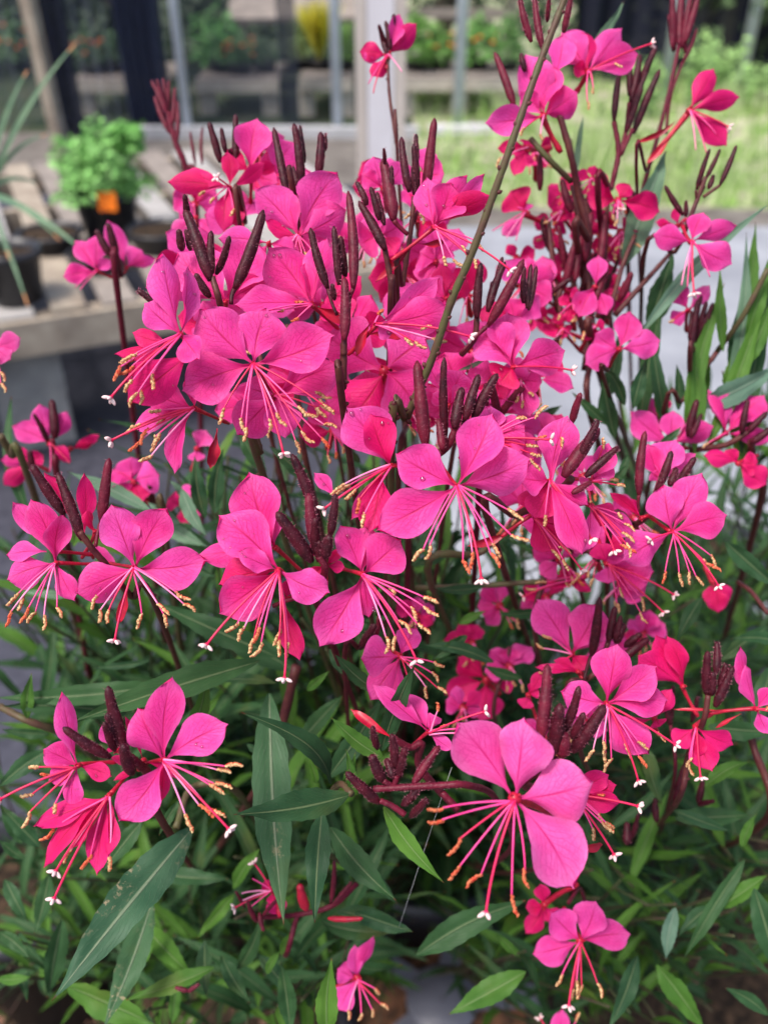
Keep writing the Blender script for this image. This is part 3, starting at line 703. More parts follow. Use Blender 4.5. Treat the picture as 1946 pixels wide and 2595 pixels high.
# ------------------------------------------------------------------ the pots the flowering plants stand in
for i, (p, r, lb) in enumerate([(PA, .14, 'large black nursery pot under the lower left leaves'), (PB_, .14, 'large black nursery pot under the low bud cluster, bottom centre'), (PC_, .14, 'large black nursery pot hidden among the lower right leaves'), (PD_, .15, 'large black nursery pot on the paving behind the plants'), (V3((-.50, .70, .285)), .10, 'black nursery pot at the far left edge below the leaves')]):
    q = V3((p.x, p.y, .01)); t = empty('nursery_pot', q); tag(t, lb, 'pot', 'nursery pots under the flowering plants'); pot(t, q, r, .29)
# grey slotted tray
c = onz(955, 2150, .20)
t = empty('slotted_tray', V3((c.x, c.y, 0))); tag(t, 'grey slotted plastic tray with reddish soil showing through, bottom centre', 'tray')
mb = MB(); mb.lathe(V3((c.x, c.y, 0)), [(.10, .01), (.125, .17), (.14, .17), (.14, .185), (.118, .185), (.112, .15)], 40); mb.build('tray_rim', [M_['blk']], t)
mb = MB(); mb.lathe(V3((c.x, c.y, 0)), [(.117, .160), (.06, .165), (.001, .165)], 24); mb.build('soil', [mottled('bark_chips', (.28, .13, .07), (.08, .05, .035), 60, .9, .2, 1, .006)], t)
for i in range(5):
    a = 1.3 + i * 6.283 / 5; mb = MB(); mb.box(V3((c.x + math.cos(a) * .07, c.y + math.sin(a) * .07, .186)), .125, .028, .008, rz=a); mb.build('tray_web', [M_['tray']], t, smooth=False)
mb = MB(); mb.lathe(V3((c.x, c.y, 0)), [(.001, .192), (.045, .192), (.048, .187)], 24); mb.build('tray_hub', [M_['tray']], t)
# pebbles and bark on the soil at lower left
mb = MB(); rr = random.Random(5)
for i in range(260):
    x = rr.uniform(-40, 760); y = rr.uniform(1900, 2212); q = onz(x, y, .28 if rr.random() < .0 else .012); r = rr.uniform(.003, .010)
    mb.blob(q, V3((rr.uniform(-1, 1), rr.uniform(-1, 1), .2)), r, r * 2.4, 6, 4, rr.choice([0, 1, 1, 2]))
g = mb.build('soil_chips', [mat('chip_pale', (.30, .23, .17), .9)[0], mat('chip_brown', (.14, .08, .05), .9)[0], mat('chip_red', (.16, .08, .05), .9)[0]]); g['kind'] = 'stuff'
s_ = sheet('soil_bed', -.9, .2, .10, 1.0, .008, M_['soil']); sheet('soil_bed', .104, .2, 1.3, 1.1, .012, M_['soil'])
# ------------------------------------------------------------------ the flowering stems
PA, PB_, PC_, PD_ = V3((-.26, .80, .285)), V3((.06, .80, .285)), V3((.42, .95, .285)), V3((.62, 1.45, .285))
def jit(p): return p + V3((R_.uniform(-.04, .04), R_.uniform(-.03, .03), 0))

# 1 upper left head, the big in-focus flowers
s = Spray('upper left flowering stem with large wet veined petals and four dark buds rising between them', jit(PB_))
s.fl('F', .300, 1050, 765, [(722, 430, 285, .05, 10), (1130, 425, 300, -.18, 0), (1535, 590, 270, .08, -8), (618, 925, 280, .1, 8)],
     [(810, 1165), (965, 1190), (1000, 1265), (1150, 1200), (1240, 1190), (1385, 1110), (1415, 1300), (1545, 1070)], (1228, 1300), (1200, 1010, .03), wet=True)
s.fl('F', .318, 1180, 950, [(1562, 770, 250, 0, 5), (950, 1190, 230, .1, -10), (1240, 1210, 200, .1), (1000, 900, 180, -.1)],
     [(1495, 940), (1535, 1075), (1555, 1190), (1530, 1300), (1330, 1320), (1420, 1110)], None, (1330, 1150, .04))
s.fl('F', .292, 612, 585, [(500, 88, 165, .05, 25), (655, 175, 100, -.1, 50), (392, 395, 180, .1, 15), (725, 735, 165, .35, 20, None), (318, 572, 105, -.1, 20, 'dp', 560, 640), (207, 705, 75, .1, 40, 'dp', 560, 660), (290, 990, 250, .05, -10, 'dp', 680, 690)],
     [(232, 765), (218, 800), (150, 855), (220, 880), (380, 935), (310, 1030), (280, 1055), (255, 965)], (192, 965), (760, 780, .04), wet=True)
s.fl('F', .305, 695, 1030, [(410, 930, 190, .05, 10), (315, 1150, 120, -.1, 25), (572, 1425, 100, .1, 35), (640, 850, 80, 0, 40)],
     [(400, 1050), (240, 1195), (310, 1235), (290, 1300), (375, 1290), (400, 1260), (370, 1400), (440, 1110)], (195, 1222), (900, 1120, .03), seps=[(790, 1395, 80, 830, 1150)])
s.fl('F', .315, 1400, 405, [(1140, 60, 270, .0, 10), (925, 412, 150, .2, 30), (1390, 140, 110, -.2, 40), (1490, 0, 170, -.25, 0)],
     [(1000, 490), (1280, 520), (1290, 380), (1180, 450)], None, (1570, 560, .02), wet=True, seps=[(1620, 520, 70)])
s.fl('C', .340, 880, 1340, [(590, 1035, 240, 0, 5), (1070, 960, 270, 0, -5), (395, 1250, 120, .1), (1130, 1210, 160, .0, 20), (760, 1000, 150, -.2)], (), None, (860, 1500, .03), wet=True)
s.fl('C', .355, 1320, 940, [(1055, 650, 210, 0), (1240, 670, 120, -.1), (1555, 555, 240, .05, 10), (1610, 780, 200, -.1), (1120, 850, 80, .2, 40, 'dp')],
     [(1180, 1010), (1230, 1060), (1290, 1090), (1350, 1120), (1375, 1090), (1420, 1060)], None, (1350, 1150, .03), wet=True)
s.fl('C', .350, 1140, 985, [(835, 955, 130, 0), (1020, 1100, 120, .1), (1300, 1040, 120, 0)], (), None, (1160, 1150, .03))
s.buds('C', .305, [(635, 690, 660, 860, 50), (635, 775, 790, 1210, 92), (795, 910, 800, 1170, 62), (905, 940, 825, 1170, 55), (700, 1165, 790, 1310, 60), (1108, 785, 935, 1260, 88, None, 0, (915, 1350)), (350, 1265, 530, 1390, 55)])
s.buds('C', .330, [(600, 900, 620, 1030, 60), (640, 900, 670, 1030, 45)])
s.stem('C', [(800, 1190, .306), (840, 1320, .306), (870, 1480, .32), (860, 1700, .34)], .0013, r2=.0016)
s.stem('F', [(1050, 1160, .345), (1090, 1300, .35), (1130, 1500, .37)], .0017, 'sg', .0022, down=True, nodes=3)

# 2 centre tall bud group
s = Spray('flowering stem with a tight group of long velvety buds left of the bare stem', jit(PB_))
s.buds('D', .300, [(205, 655, 310, 1020, 66, None, 0, (365, 1180)), (345, 645, 378, 1000, 58), (388, 705, 415, 950, 62), (432, 435, 462, 1020, 74, 'br', 0, (440, 1140)), (408, 950, 408, 1330, 76, 'br'), (335, 990, 352, 1090, 42)])
s.fl('D', .302, 600, 1235, [(985, 950, 150, .0, 15), (1045, 1130, 205, .15, 10), (700, 1290, 90, .1, 40)],
     [(950, 1285), (1045, 1355), (925, 1400), (640, 1140), (840, 1370)], (1165, 1310, .2), (430, 1420, .01), lift=.2, seps=[(755, 1325, 48, 520, 1300), (480, 1430, 60, 575, 1215)], wet=True)
s.stem('D', [(408, 1310, .302), (405, 1420, .304)], .0013)
s.stem('F', [(1590, 640, .304), (1590, 900, .31), (1610, 1200, .33)], .0015, 'st', .0018, down=True, nodes=2, hair=60)
s.fl('V', .335, 830, 800, [(700, 720, 120, 0), (760, 900, 120, 0, 0, 'dp'), (920, 730, 130, 0), (900, 880, 110, 0)], (), None, (800, 900, .03))

# 3 centre top head with curved bud
s = Spray('flowering stem with one curved red bud and a side-on open flower touching the bare stem', jit(PB_))
s.buds('D', .335, [(480, 378, 545, 520, 48), (495, 495, 655, 790, 70), (565, 410, 620, 610, 52), (640, 240, 705, 610, 92, 'br', 0, (790, 695)), (692, 280, 690, 480, 42), (645, 175, 650, 280, 28), (605, 440, 650, 640, 46)])
s.fl('D', .338, 945, 650, [(905, 350, 170, -.3, 0), (1050, 380, 200, .05, 15), (1150, 335, 120, -.05, 25), (1255, 325, 100, 0, 30), (1305, 465, 130, .05, 30, 'dp')],
     [(1018, 915), (1100, 915), (1300, 785), (1235, 905), (1180, 830)], (1405, 910), (690, 850, .0), lift=.25, seps=[(592, 985, 42, 840, 735), (1020, 737, 45, 850, 750)], wet=True)
s.stem('D', [(650, 770, .338), (690, 1000, .342), (710, 1200, .345), (680, 1400, .35)], .0013, down=True, nodes=2)
s.fl('D', .372, 640, 420, [(580, 225, 130, 0), (510, 330, 110, 0), (760, 260, 120, 0), (540, 560, 150, 0)], (), None, (660, 560, .03))

# 4 top centre head
s = Spray('flowering stem at top centre with one long upright bud standing above its pink petals', jit(PB_))
s.buds('D', .350, [(752, 108, 800, 440, 58), (840, 90, 848, 260, 42), (825, 150, 842, 470, 58), (952, -5, 900, 440, 72, 'br', 0, (830, 620)), (815, 290, 825, 460, 28)])
s.stem('D', [(828, 470, .352), (805, 700, .353), (760, 1000, .358), (740, 1300, .37)], .0012, down=True, nodes=2)
s.fl('D', .375, 870, 330, [(900, 170, 130, 0), (1010, 330, 170, 0), (760, 420, 140, 0), (960, 500, 150, 0)], [(870, 650), (800, 640)], None, (820, 520, .02))
s.fl('D', .385, 620, 700, [(500, 760, 200, 0), (560, 560, 150, 0), (760, 620, 150, 0), (720, 820, 130, 0, 0, 'dp')], (), None, (700, 900, .02))
s.fl('D', .385, 960, 860, [(860, 800, 180, 0), (1010, 750, 160, 0), (880, 1000, 180, 0), (1040, 960, 140, 0)], (), None, (900, 1100, .02))

# 5 upper left second head
s = Spray('flowering stem with upright dark buds over pink petals, left of the white post', jit(PB_))
s.buds('C', .365, [(1170, 290, 1250, 690, 62, None, 0, (1330, 910)), (1290, 265, 1335, 640, 66), (1328, 275, 1355, 500, 38), (1452, 315, 1435, 580, 66), (1480, 320, 1480, 430, 26), (1285, 520, 1310, 640, 34)])
s.stem('C', [(1320, 640, .367), (1325, 800, .37), (1340, 1000, .38)], .0012, down=True)
s.fl('C', .400, 1160, 600, [(1290, 375, 190, 0), (1120, 440, 100, 0, 0), (1390, 560, 130, 0), (1080, 620, 120, 0, 0, 'dp')], (), None, (1200, 760, .02))
s = Spray('flowering stem with a hot pink side-on flower and a tall rounded petal, upper left', jit(PA + V3((.2, 0, 0))))
s.fl('C', .395, 1030, 560, [(1072, 232, 200, 0, 0), (880, 420, 120, .1, 20, 'dp'), (1180, 520, 100, 0, 20, 'dp'), (1200, 620, 110, -.1)], (), None, (1030, 760, .02))
s.fl('C', .385, 905, 650, [(528, 615, 125, .1, 10, 'dp'), (640, 545, 90, 0, 20, 'dp'), (893, 432, 95, .1, 10, 'dp'), (1120, 500, 80, 0, 20, 'dp'), (870, 920, 110, .1, 0, 'dp'), (960, 900, 90, 0, 0, 'dp')],
     [(780, 750), (850, 800), (700, 700), (930, 840)], (830, 590, .9), (960, 880, .02), m='dp')
s.buds('C', .390, [(780, 255, 850, 500, 55), (855, 290, 880, 440, 40), (940, 208, 940, 500, 56), (905, 420, 910, 470, 30)])
s.stem('C', [(960, 640, .392), (1000, 860, .395), (1000, 1100, .4)], .0012, down=True)
s = Spray('blurred young flowering stem with a closed reddish bud tuft, alone at upper left', jit(PA), 'flower bud stem')
s.buds('A', .52, [(635, 335, 700, 480, 24), (660, 330, 705, 470, 24), (685, 325, 710, 480, 24), (710, 335, 705, 480, 24), (735, 365, 725, 520, 24), (650, 400, 715, 560, 26), (745, 420, 745, 590, 24), (800, 550, 822, 690, 17), (852, 530, 850, 690, 17)], m='br')
s.stem('A', [(705, 470, .522), (740, 600, .525), (785, 720, .53), (830, 1000, .55)], .0022, 'cx', down=True)
s.fl('C', .43, 700, 830, [(600, 780, 110, 0), (560, 950, 110, 0, 0, 'lgt'), (830, 930, 100, 0)], (), None, (760, 950, .02))

# 6 blurred left flower pair
s = Spray('blurred flowering stem with two pink flowers beside the pallet bench, left', jit(PA))
s.fl('H', .47, 775, 590, [(600, 340, 140, 0, 0), (775, 290, 150, 0, 0), (502, 635, 150, 0, 0), (890, 500, 90, 0, 0)], [(600, 720), (640, 740)], None, (900, 640, .01), noanth=True)
s.fl('H', .47, 1010, 560, [(860, 178, 150, 0, 20), (1140, 420, 190, 0, 0), (1250, 490, 90, 0, 20)], (), None, (960, 640, .01))
s.buds('H', .46, [(770, 255, 890, 470, 75), (860, 200, 930, 480, 80)])
s.stem('H', [(930, 470, .465), (965, 620, .468), (960, 900, .48)], .0022, 'cx', down=True)
s = Spray('blurred flowering stem cut by the left edge at mid height, pale pink petals', V3((-.50, .70, .285)))
s.fl('H', .40, -60, 1190, [(165, 1125, 150, 0, 0, 'lgt'), (85, 1300, 160, 0, 0, 'lgt'), (-150, 1000, 140, 0)], [(30, 1500), (10, 1590), (-40, 1500)], None, (-120, 1300, .01))
s.stem('H', [(-110, 1300, .41), (-160, 1700, .43)], .0013, down=True)
s = Spray('blurred flowering stem at the left edge with maroon buds in front of the grey block', jit(PA + V3((-.1, 0, 0))))
s.fl('G', .46, 300, 530, [(72, 425, 130, 0, 0), (235, 290, 120, 0, 0), (405, 335, 95, 0, 0), (430, 640, 70, 0, 40, 'dp')], [(300, 700), (420, 650)], None, (340, 650, .01), noanth=True)
s.fl('G', .47, 180, 640, [(5, 630, 90, 0, 0), (100, 545, 70, 0, 20, 'dp'), (20, 780, 100, 0, 0, 'dp'), (260, 600, 90, 0, 0, 'dp')], (), None, (300, 700, .01))
s.fl('G', .47, 420, 560, [(600, 480, 55, 0, 30, 'dp'), (560, 520, 50, 0, 30, 'dp')], (), None, (360, 620, .01), m='dp')
s.buds('G', .455, [(310, 265, 330, 500, 70), (200, 350, 290, 530, 40), (180, 570, 200, 700, 50)])
s.stem('G', [(310, 500, .46), (340, 640, .465), (370, 900, .48)], .002, 'cx', down=True)
s.stem('G', [(0, 480, .43), (70, 600, .44), (200, 820, .46)], .0022, 'sg', down=True)

# 7 left front pair
s = Spray('left flowering stem with two open pink flowers and fuzzy buds spread like fingers', jit(PA))
s.fl('G', .318, 335, 1250, [(185, 862, 170, .05, 10), (375, 950, 140, .15, 20), (40, 1350, 175, .1, 10), (35, 1200, 110, -.1, 20, None, 280, 1180), (450, 1478, 110, .2, 20)],
     [(28, 1530), (65, 1545), (5, 1635), (108, 1645), (195, 1640), (262, 1665), (335, 1600)], None, (600, 1260, .012), lift=.5)
s.fl('G', .320, 335, 1180, [(75, 880, 120, -.2, 0, None, 300, 1150)], (), None, (560, 1200, .01))
s.fl('G', .310, 810, 1280, [(668, 895, 215, .0, 8), (1005, 915, 220, .0, -8), (1248, 1230, 230, .1, 5), (448, 1430, 225, .1, -5)],
     [(500, 1535), (548, 1610), (622, 1620), (860, 1680), (1010, 1595), (1025, 1650), (1160, 1510), (1185, 1575)], (690, 1712, .3), (640, 1250, .02), wet=True, seps=[(705, 1625, 60, 770, 1350)])
s.fl('G', .335, 500, 1100, [(505, 702, 100, 0, 20, 'dp'), (262, 700, 85, 0, 30, 'dp'), (700, 1290, 70, .1, 30)], (), None, (560, 1220, .02))
s.buds('G', .305, [(188, 655, 385, 955, 78), (345, 705, 490, 1080, 80), (400, 870, 490, 1110, 55), (656, 618, 610, 1000, 78, 'br', 0, (575, 1150))])
s.stem('G', [(480, 1060, .307), (560, 1170, .311), (660, 1285, .318), (790, 1450, .34), (960, 1560, .37)], .0013, 'st', .0020, down=True, nodes=2)
s.fl('G', .335, 570, 1060, [(520, 930, 60, 0, 50, 'dp')], (), None, (490, 1220, .01))

# 8 centre head
s = Spray('flowering stem at the centre with two overlapping wet flowers below a bent velvety bud', jit(PB_))
s.fl('I', .296, 530, 715, [(215, 425, 245, .0, 8), (800, 835, 170, .15, 15), (218, 945, 225, .15, -5), (315, 620, 110, .35, 30), (215, 790, 170, -.25, 0, 'dp')],
     [(270, 1085), (310, 1115), (400, 1110), (420, 1210), (385, 1190), (515, 1190), (535, 1130), (588, 1215)], [(153, 1108), (562, 1285)], (700, 850, .015), wet=True)
s.fl('I', .310, 515, 600, [(375, 197, 240, .0, 0), (98, 640, 120, .0, 15), (440, 380, 140, .0)], (), None, (690, 760, .015), wet=True)
s.fl('I', .308, 560, 870, [(642, 1192, 110, .1, 10, 'dp'), (620, 760, 80, 0, 30, 'dp')], (), None, (700, 840, .005), m='dp')
s.fl('I', .294, 972, 738, [(855, 478, 150, .15, 15), (1175, 555, 230, .0, 5), (745, 1118, 225, .1, -8), (1005, 965, 130, -.2), (990, 470, 150, -.3)],
     [(1120, 1170), (1185, 1165), (1228, 1105), (1335, 1095), (1320, 1005), (1388, 975), (1388, 903), (1155, 835)], (1255, 1190), (830, 700, .012), wet=True)
s.buds('I', .290, [(600, 105, 740, 460, 72, None, .004), (690, 310, 725, 600, 78, 'br'), (830, 312, 800, 540, 55), (520, 410, 705, 670, 88), (800, 530, 775, 650, 70), (745, 560, 740, 670, 50)])
s.bud('I', .288, 725, 440, 735, 640, 66)
s.stem('I', [(745, 640, .292), (775, 720, .295), (720, 870, .31), (760, 960, .33)], .0016, 'cx', .0018, down=True)
s.fl('I', .296, 780, 690, [(880, 700, 60, .1, 0, 'dp'), (690, 760, 60, 0, 0, 'dp'), (700, 545, 40, 0, 30, 'dp'), (860, 600, 50, 0, 20, 'dp')], (), None, (780, 800, .01), m='dp')
s.stem('I', [(640, 860, .30), (560, 880, .30), (500, 905, .30)], .0008, 'cx')

# 9 centre right head
s = Spray('flowering stem with one wide four-petalled flower facing out, five dark buds above it', jit(PB_))
s.fl('J', .290, 848, 790, [(478, 590, 250, .05, 8), (1065, 345, 250, -.05, -8), (1292, 622, 260, .0, 6), (362, 1055, 260, .1, 5)],
     [(645, 1250), (598, 1290), (872, 1362), (952, 1308), (1092, 1325), (1108, 1245), (1282, 1005), (1270, 1178)], (995, 1345), (730, 620, .012), wet=True)
s.fl('J', .298, 450, 665, [(185, 315, 290, .0, 10), (330, 350, 190, .15, 20, 'dp'), (320, 1065, 190, .2, 15, 'dp', 400, 690), (-10, 705, 80, -.1, 0, None, 120, 860), (210, 990, 100, 0)],
     [(148, 880), (100, 848), (60, 845), (195, 965), (252, 1045)], (52, 922), (640, 640, .008), wet=True)
s.fl('J', .312, 1030, 500, [(1262, 420, 220, .0), (1340, 600, 220, -.1), (1050, 300, 160, -.1)],
     [(1455, 340), (1270, 355), (1405, 520), (1362, 568), (1365, 620), (1385, 700)], (1410, 508, .3), (860, 620, .01), wet=True, lift=.25)
s.buds('J', .300, [(608, 32, 660, 550, 98, 'br'), (772, 12, 778, 510, 64), (880, 192, 835, 440, 82), (980, 115, 895, 390, 74), (1092, 110, 945, 385, 78), (925, 320, 880, 430, 46)])
s.buds('J', .296, [(735, 380, 760, 570, 60, 'br')])
s.stem('J', [(850, 420, .302), (780, 560, .304), (640, 640, .31), (560, 720, .33), (560, 900, .36)], .0016, 'cx', .002, down=True)
s.stem('J', [(765, 500, .301), (775, 570, .303)], .0018, 'br')
s.fl('J', .33, 800, 300, [(640, -5, 90, 0, 30), (880, 90, 230, 0), (700, 230, 100, 0), (920, 240, 160, 0)], (), None, (780, 450, .01))
s.fl('J', .345, 330, 330, [(300, 90, 220, 0), (470, 360, 200, 0), (200, 200, 150, 0)], (), None, (400, 500, .01))

# 10 right of centre
s = Spray('flowering stem right of centre, its red buds pointing to the upper right', jit(PC_))
s.fl('J', .315, 1405, 755, [(1515, 360, 215, .0, 5), (1218, 735, 180, .15, 20), (1310, 985, 190, -.1, 0, 'dp'), (1600, 1200, 170, .2, 15), (1640, 900, 110, -.1)],
     [(1372, 1050), (1650, 1130), (1630, 1080), (1508, 470), (1600, 1010)], (1655, 1105, .2), (1290, 860, .03), wet=True)
s.buds('K', .312, [(640, 388, 520, 620, 62), (645, 440, 430, 730, 98, 'br'), (765, 548, 560, 730, 62), (600, 760, 480, 830, 48, 'br')])
s.bud('K', .335, 535, 225, 480, 410, 56, 'br')
s.stem('K', [(480, 740, .318), (360, 860, .33), (150, 960, .35), (0, 1060, .37)], .0018, 'st', down=True)
s.fl('K', .325, 600, 750, [(705, 525, 130, 0, 15), (725, 640, 120, 0, 15), (655, 720, 70, .1, 40), (545, 800, 100, 0)], [(815, 800), (780, 760), (700, 480)], None, (480, 740, .005), lift=.2)
s.fl('K', .335, 590, 900, [(540, 1195, 110, .1), (440, 800, 90, 0), (720, 1010, 150, -.1, 0, 'dp'), (850, 1090, 120, -.1)],
     [(800, 975), (885, 1065), (865, 1150), (860, 1215), (855, 1245)], (735, 1175), (480, 860, .01))
s.fl('K', .335, 240, 960, [(390, 1180, 170, .1, 0, 'dp'), (230, 800, 150, 0, 0, 'dp'), (520, 1050, 150, -.1), (430, 920, 120, 0, 0, 'dp')], [(470, 1240), (470, 1320), (400, 1270)], (540, 1290), (60, 1090, .0), m='dp', seps=[(-150, 1150, 60, 150, 1040)])

# 11 far right flower
s = Spray('flowering stem with a clean four-petalled pink flower under slim buds, right side', jit(PC_))
s.fl('K', .345, 1085, 1062, [(1035, 775, 200, 0, 5), (1265, 705, 190, 0, -5), (1415, 960, 205, .05, 8), (785, 1235, 195, .1, -8)],
     [(1028, 1405), (1128, 1420), (1212, 1408), (1258, 1412), (1345, 1310), (1400, 1278), (1365, 1345)], [(1362, 1385), (955, 1110, .4)], (940, 960, .012), fr=.9)
s.fl('K', .372, 1010, 760, [(935, 530, 120, 0), (1105, 505, 190, 0), (1225, 590, 90, 0, 30), (960, 700, 80, 0)], (), None, (960, 900, .01))
s.buds('K', .350, [(922, 455, 885, 840, 64, 'br', 0, (885, 940)), (1080, 575, 1005, 790, 62), (1108, 675, 1065, 785, 58), (1222, 612, 1115, 780, 60), (1130, 740, 1100, 810, 50), (1020, 740, 985, 850, 50)])
s.stem('K', [(1000, 830, .353), (960, 940, .356), (860, 1020, .37), (700, 1130, .40)], .0016, 'st', down=True)
s.fl('K', .352, 900, 980, [(705, 825, 60, .1, 0, 'dp'), (840, 860, 50, 0, 30, 'dp')], (), None, (960, 960, .0), m='dp')
s = Spray('cluster of hanging pink flowers just below the right side flower, slightly out of focus', jit(PC_))
s.fl('K', .385, 690, 1255, [(975, 1300, 220, 0), (700, 1375, 130, .1), (920, 1450, 200, 0), (640, 1130, 130, 0, 0, 'dp')], [(790, 1470), (960, 1560), (940, 1640), (760, 1560)], [(1095, 1440, .2), (1030, 1545, .3)], (640, 1100, .02))
s.fl('K', .42, 560, 1330, [(400, 1300, 90, 0, 20, 'dp'), (300, 1380, 80, 0, 30, 'dp'), (520, 1420, 120, 0, 0, 'dp')], [(180, 1430), (250, 1380)], (190, 1450, .1), (640, 1230, .02), m='dp')
s.fl('L', .46, 1330, 60, [(1360, 245, 110, 0, 0, 'dp'), (1430, 170, 100, 0, 0, 'dp'), (1290, 190, 60, 0, 0, 'dp')], (), None, (1280, -40, .01), m='dp')
s.stem('K', [(640, 1230, .39), (560, 1180, .41), (500, 1300, .45)], .0014, down=True)

# 12 upper right edge sprays
s = Spray('flowering stem at the right edge with dark buds pointing right, red bent flower beneath', jit(PC_))
s.fl('K', .43, 1410, 470, [(1405, 170, 120, 0), (1300, 200, 55, 0, 40), (1640, 240, 180, 0), (1690, 510, 100, 0)], [(1250, 560)], None, (1300, 540, .01))
s.fl('K', .43, 1080, 540, [(830, 335, 150, 0), (1000, 590, 110, 0, 0), (1090, 330, 130, 0, 10), (1335, 425, 130, 0)], (), None, (1180, 560, .01))
s.fl('K', .42, 1480, 650, [(1270, 600, 90, 0, 30, 'dp'), (1600, 640, 130, 0, 0, 'dp'), (1650, 780, 140, 0, 0, 'dp'), (1400, 570, 90, 0, 0, 'dp')], (), None, (1600, 600, .01), m='dp')
s.buds('K', .42, [(1540, 265, 1500, 470, 50), (1655, 340, 1530, 470, 50), (1690, 430, 1550, 530, 55), (1235, 265, 1180, 490, 60), (1260, 350, 1195, 500, 40)])
s.stem('K', [(1540, 460, .425), (1400, 540, .43), (1200, 570, .44)], .0016)
s.stem('K', [(1560, 520, .425), (1560, 700, .45), (1600, 950, .5)], .0024, 'st', down=True)

# 13 lower right
s = Spray('flowering stem with heart-shaped upright petals and a column of upright dark buds, lower right', jit(PC_))
s.fl('L', .385, 480, 490, [(268, 162, 215, 0, 5), (640, 190, 230, 0, -5), (690, 330, 120, -.2, 0), (560, 590, 120, .1, 0, 'dp')], [(240, 450), (300, 360), (280, 640)], None, (560, 640, .005), lift=.2)
s.buds('L', .375, [(648, 152, 600, 500, 72, None, 0, (555, 655)), (740, 205, 700, 420, 62), (775, 260, 740, 410, 50), (800, 310, 745, 430, 66), (900, 370, 800, 450, 58), (945, 400, 790, 520, 66)])
s.stem('L', [(700, 420, .38), (640, 580, .382), (570, 650, .385), (450, 760, .41)], .0014, down=True)
s.fl('L', .38, 520, 600, [(260, 570, 50, 0, 30, 'dp'), (370, 530, 60, 0, 30, 'dp')], (), None, (560, 660, .0), m='dp')
s = Spray('flowering stem with a long-stamened open flower behind the stout maroon buds, lower right', jit(PC_))
s.fl('L', .335, 690, 792, [(755, 432, 215, 0, 5), (992, 565, 180, .0, 8), (1060, 770, 180, -.15, 0), (412, 715, 190, .0, 5), (945, 1098, 210, .1, 5)],
     [(592, 1185), (660, 1112), (692, 1200), (720, 1265), (830, 1150), (925, 1205), (930, 1090), (1070, 1025)], [(1103, 1038), (880, 1255)], (560, 930, .03))
s.fl('L', .35, 980, 880, [(1080, 700, 100, 0, 0, 'dp'), (1010, 930, 100, 0, 0, 'dp'), (700, 960, 90, 0, 0, 'dp')], (), None, (1000, 980, .02), m='dp')
s.stem('L', [(560, 930, .37), (560, 1150, .40)], .0013, down=True)
s = Spray('dense cluster of stout maroon buds hiding the flower behind, lower right of centre', jit(PC_), 'flower bud stem')
s.buds('L', .270, [(335, 550, 290, 1020, 92, 'br'), (410, 790, 345, 1120, 105), (525, 685, 420, 980, 72), (555, 845, 480, 1000, 66), (680, 800, 480, 1080, 100), (430, 960, 420, 1110, 110, 'br'), (380, 850, 370, 1100, 80)])
s.stem('L', [(380, 1130, .275), (330, 1170, .285), (260, 1300, .33)], .0018, 'br', down=True)
s.fl('L', .30, 400, 1330, [(470, 1130, 120, 0, 0, 'lgt'), (360, 1180, 90, 0, 0, 'lgt')], (), None, (300, 1260, .02))
s.fl('L', .385, 220, 740, [(300, 590, 70, 0, 0, 'dp'), (190, 820, 90, 0, 0, 'dp'), (280, 700, 90, 0, 0, 'dp')], (), None, (280, 900, .01), m='dp')

# hero flower at the bottom
s = Spray('lowest large pale pink flower with red-tipped spreading stamens, bottom right of centre', jit(PB_))
s.fl('V', .262, 1112, 1728, [(985, 1560, 112, 0, 12, 'lgt'), (1132, 1550, 104, .08, -12, 'lgt'), (1282, 1690, 118, .12, 14, 'lgt'), (1240, 1922, 118, .15, -10, 'lgt')],
     [(913, 1757), (912, 1787), (945, 1855), (962, 1915), (1022, 1938), (1105, 1998), (1132, 1940)], (1050, 1972), (1200, 1760, .04), m='lgt', lift=.3, fr=1.0, closed=True)
s.fl('L', .30, 480, 1330, [(705, 1218, 120, 0, 20, 'dp'), (752, 1280, 110, 0, 10, 'dp'), (780, 1385, 110, .1, 20, 'dp')],
     [(695, 1345), (700, 1512), (742, 1590), (740, 1560), (640, 1640)], [(880, 1408), (735, 1700, .2)], (300, 1280, .03), m='dp', seps=[(670, 1640, 60, 500, 1640)])
s.stem('V', [(1200, 1765, .30), (1240, 1860, .36)], .0014, down=True)

# 14 right lower hanging
s = Spray('drooping hot pink flower at the end of a red tube, right edge lower half', jit(PC_))
s.fl('L', .37, 1150, 690, [(878, 500, 190, 0, 0, 'dp'), (985, 375, 120, 0, 10, 'dp'), (1050, 380, 110, .1, 20, 'dp')], (), None, (1240, 870, .0), m='dp')
s.fl('L', .35, 1225, 935, [(1092, 1040, 120, .1, 10, 'dp'), (1452, 1040, 125, 0, 10, 'dp'), (1325, 1200, 150, .2, 0, 'dp'), (1240, 1120, 100, 0, 0, 'dp')], [(1200, 1200), (1180, 1250)], (1255, 1235), (1330, 850, .01), m='dp')
s.fl('L', .345, 1592, 825, [(1490, 440, 75, 0, 40), (1520, 555, 80, .1, 40), (1665, 975, 90, .1, 20), (1700, 700, 100, 0)], [(1720, 850), (1700, 830)], None, (1300, 850, .005), seps=[(1085, 825, 22, 1400, 835), (1340, 940, 26, 1500, 850)])
s.buds('L', .345, [(1298, 475, 1292, 740, 66), (1350, 415, 1345, 610, 56), (1410, 550, 1370, 700, 58), (1450, 565, 1340, 810, 66), (1330, 600, 1320, 740, 60)])
s.stem('L', [(1300, 740, .347), (1270, 900, .35), (1180, 1100, .37), (1100, 1400, .40)], .0014, 'st', down=True, nodes=3)
s.buds('L', .40, [(1090, 680, 1075, 900, 50), (1045, 820, 1075, 920, 45), (1235, 745, 1200, 900, 40)])
s.stem('L', [(1075, 920, .40), (1090, 1280, .42)], .0010, 'cx', down=True)
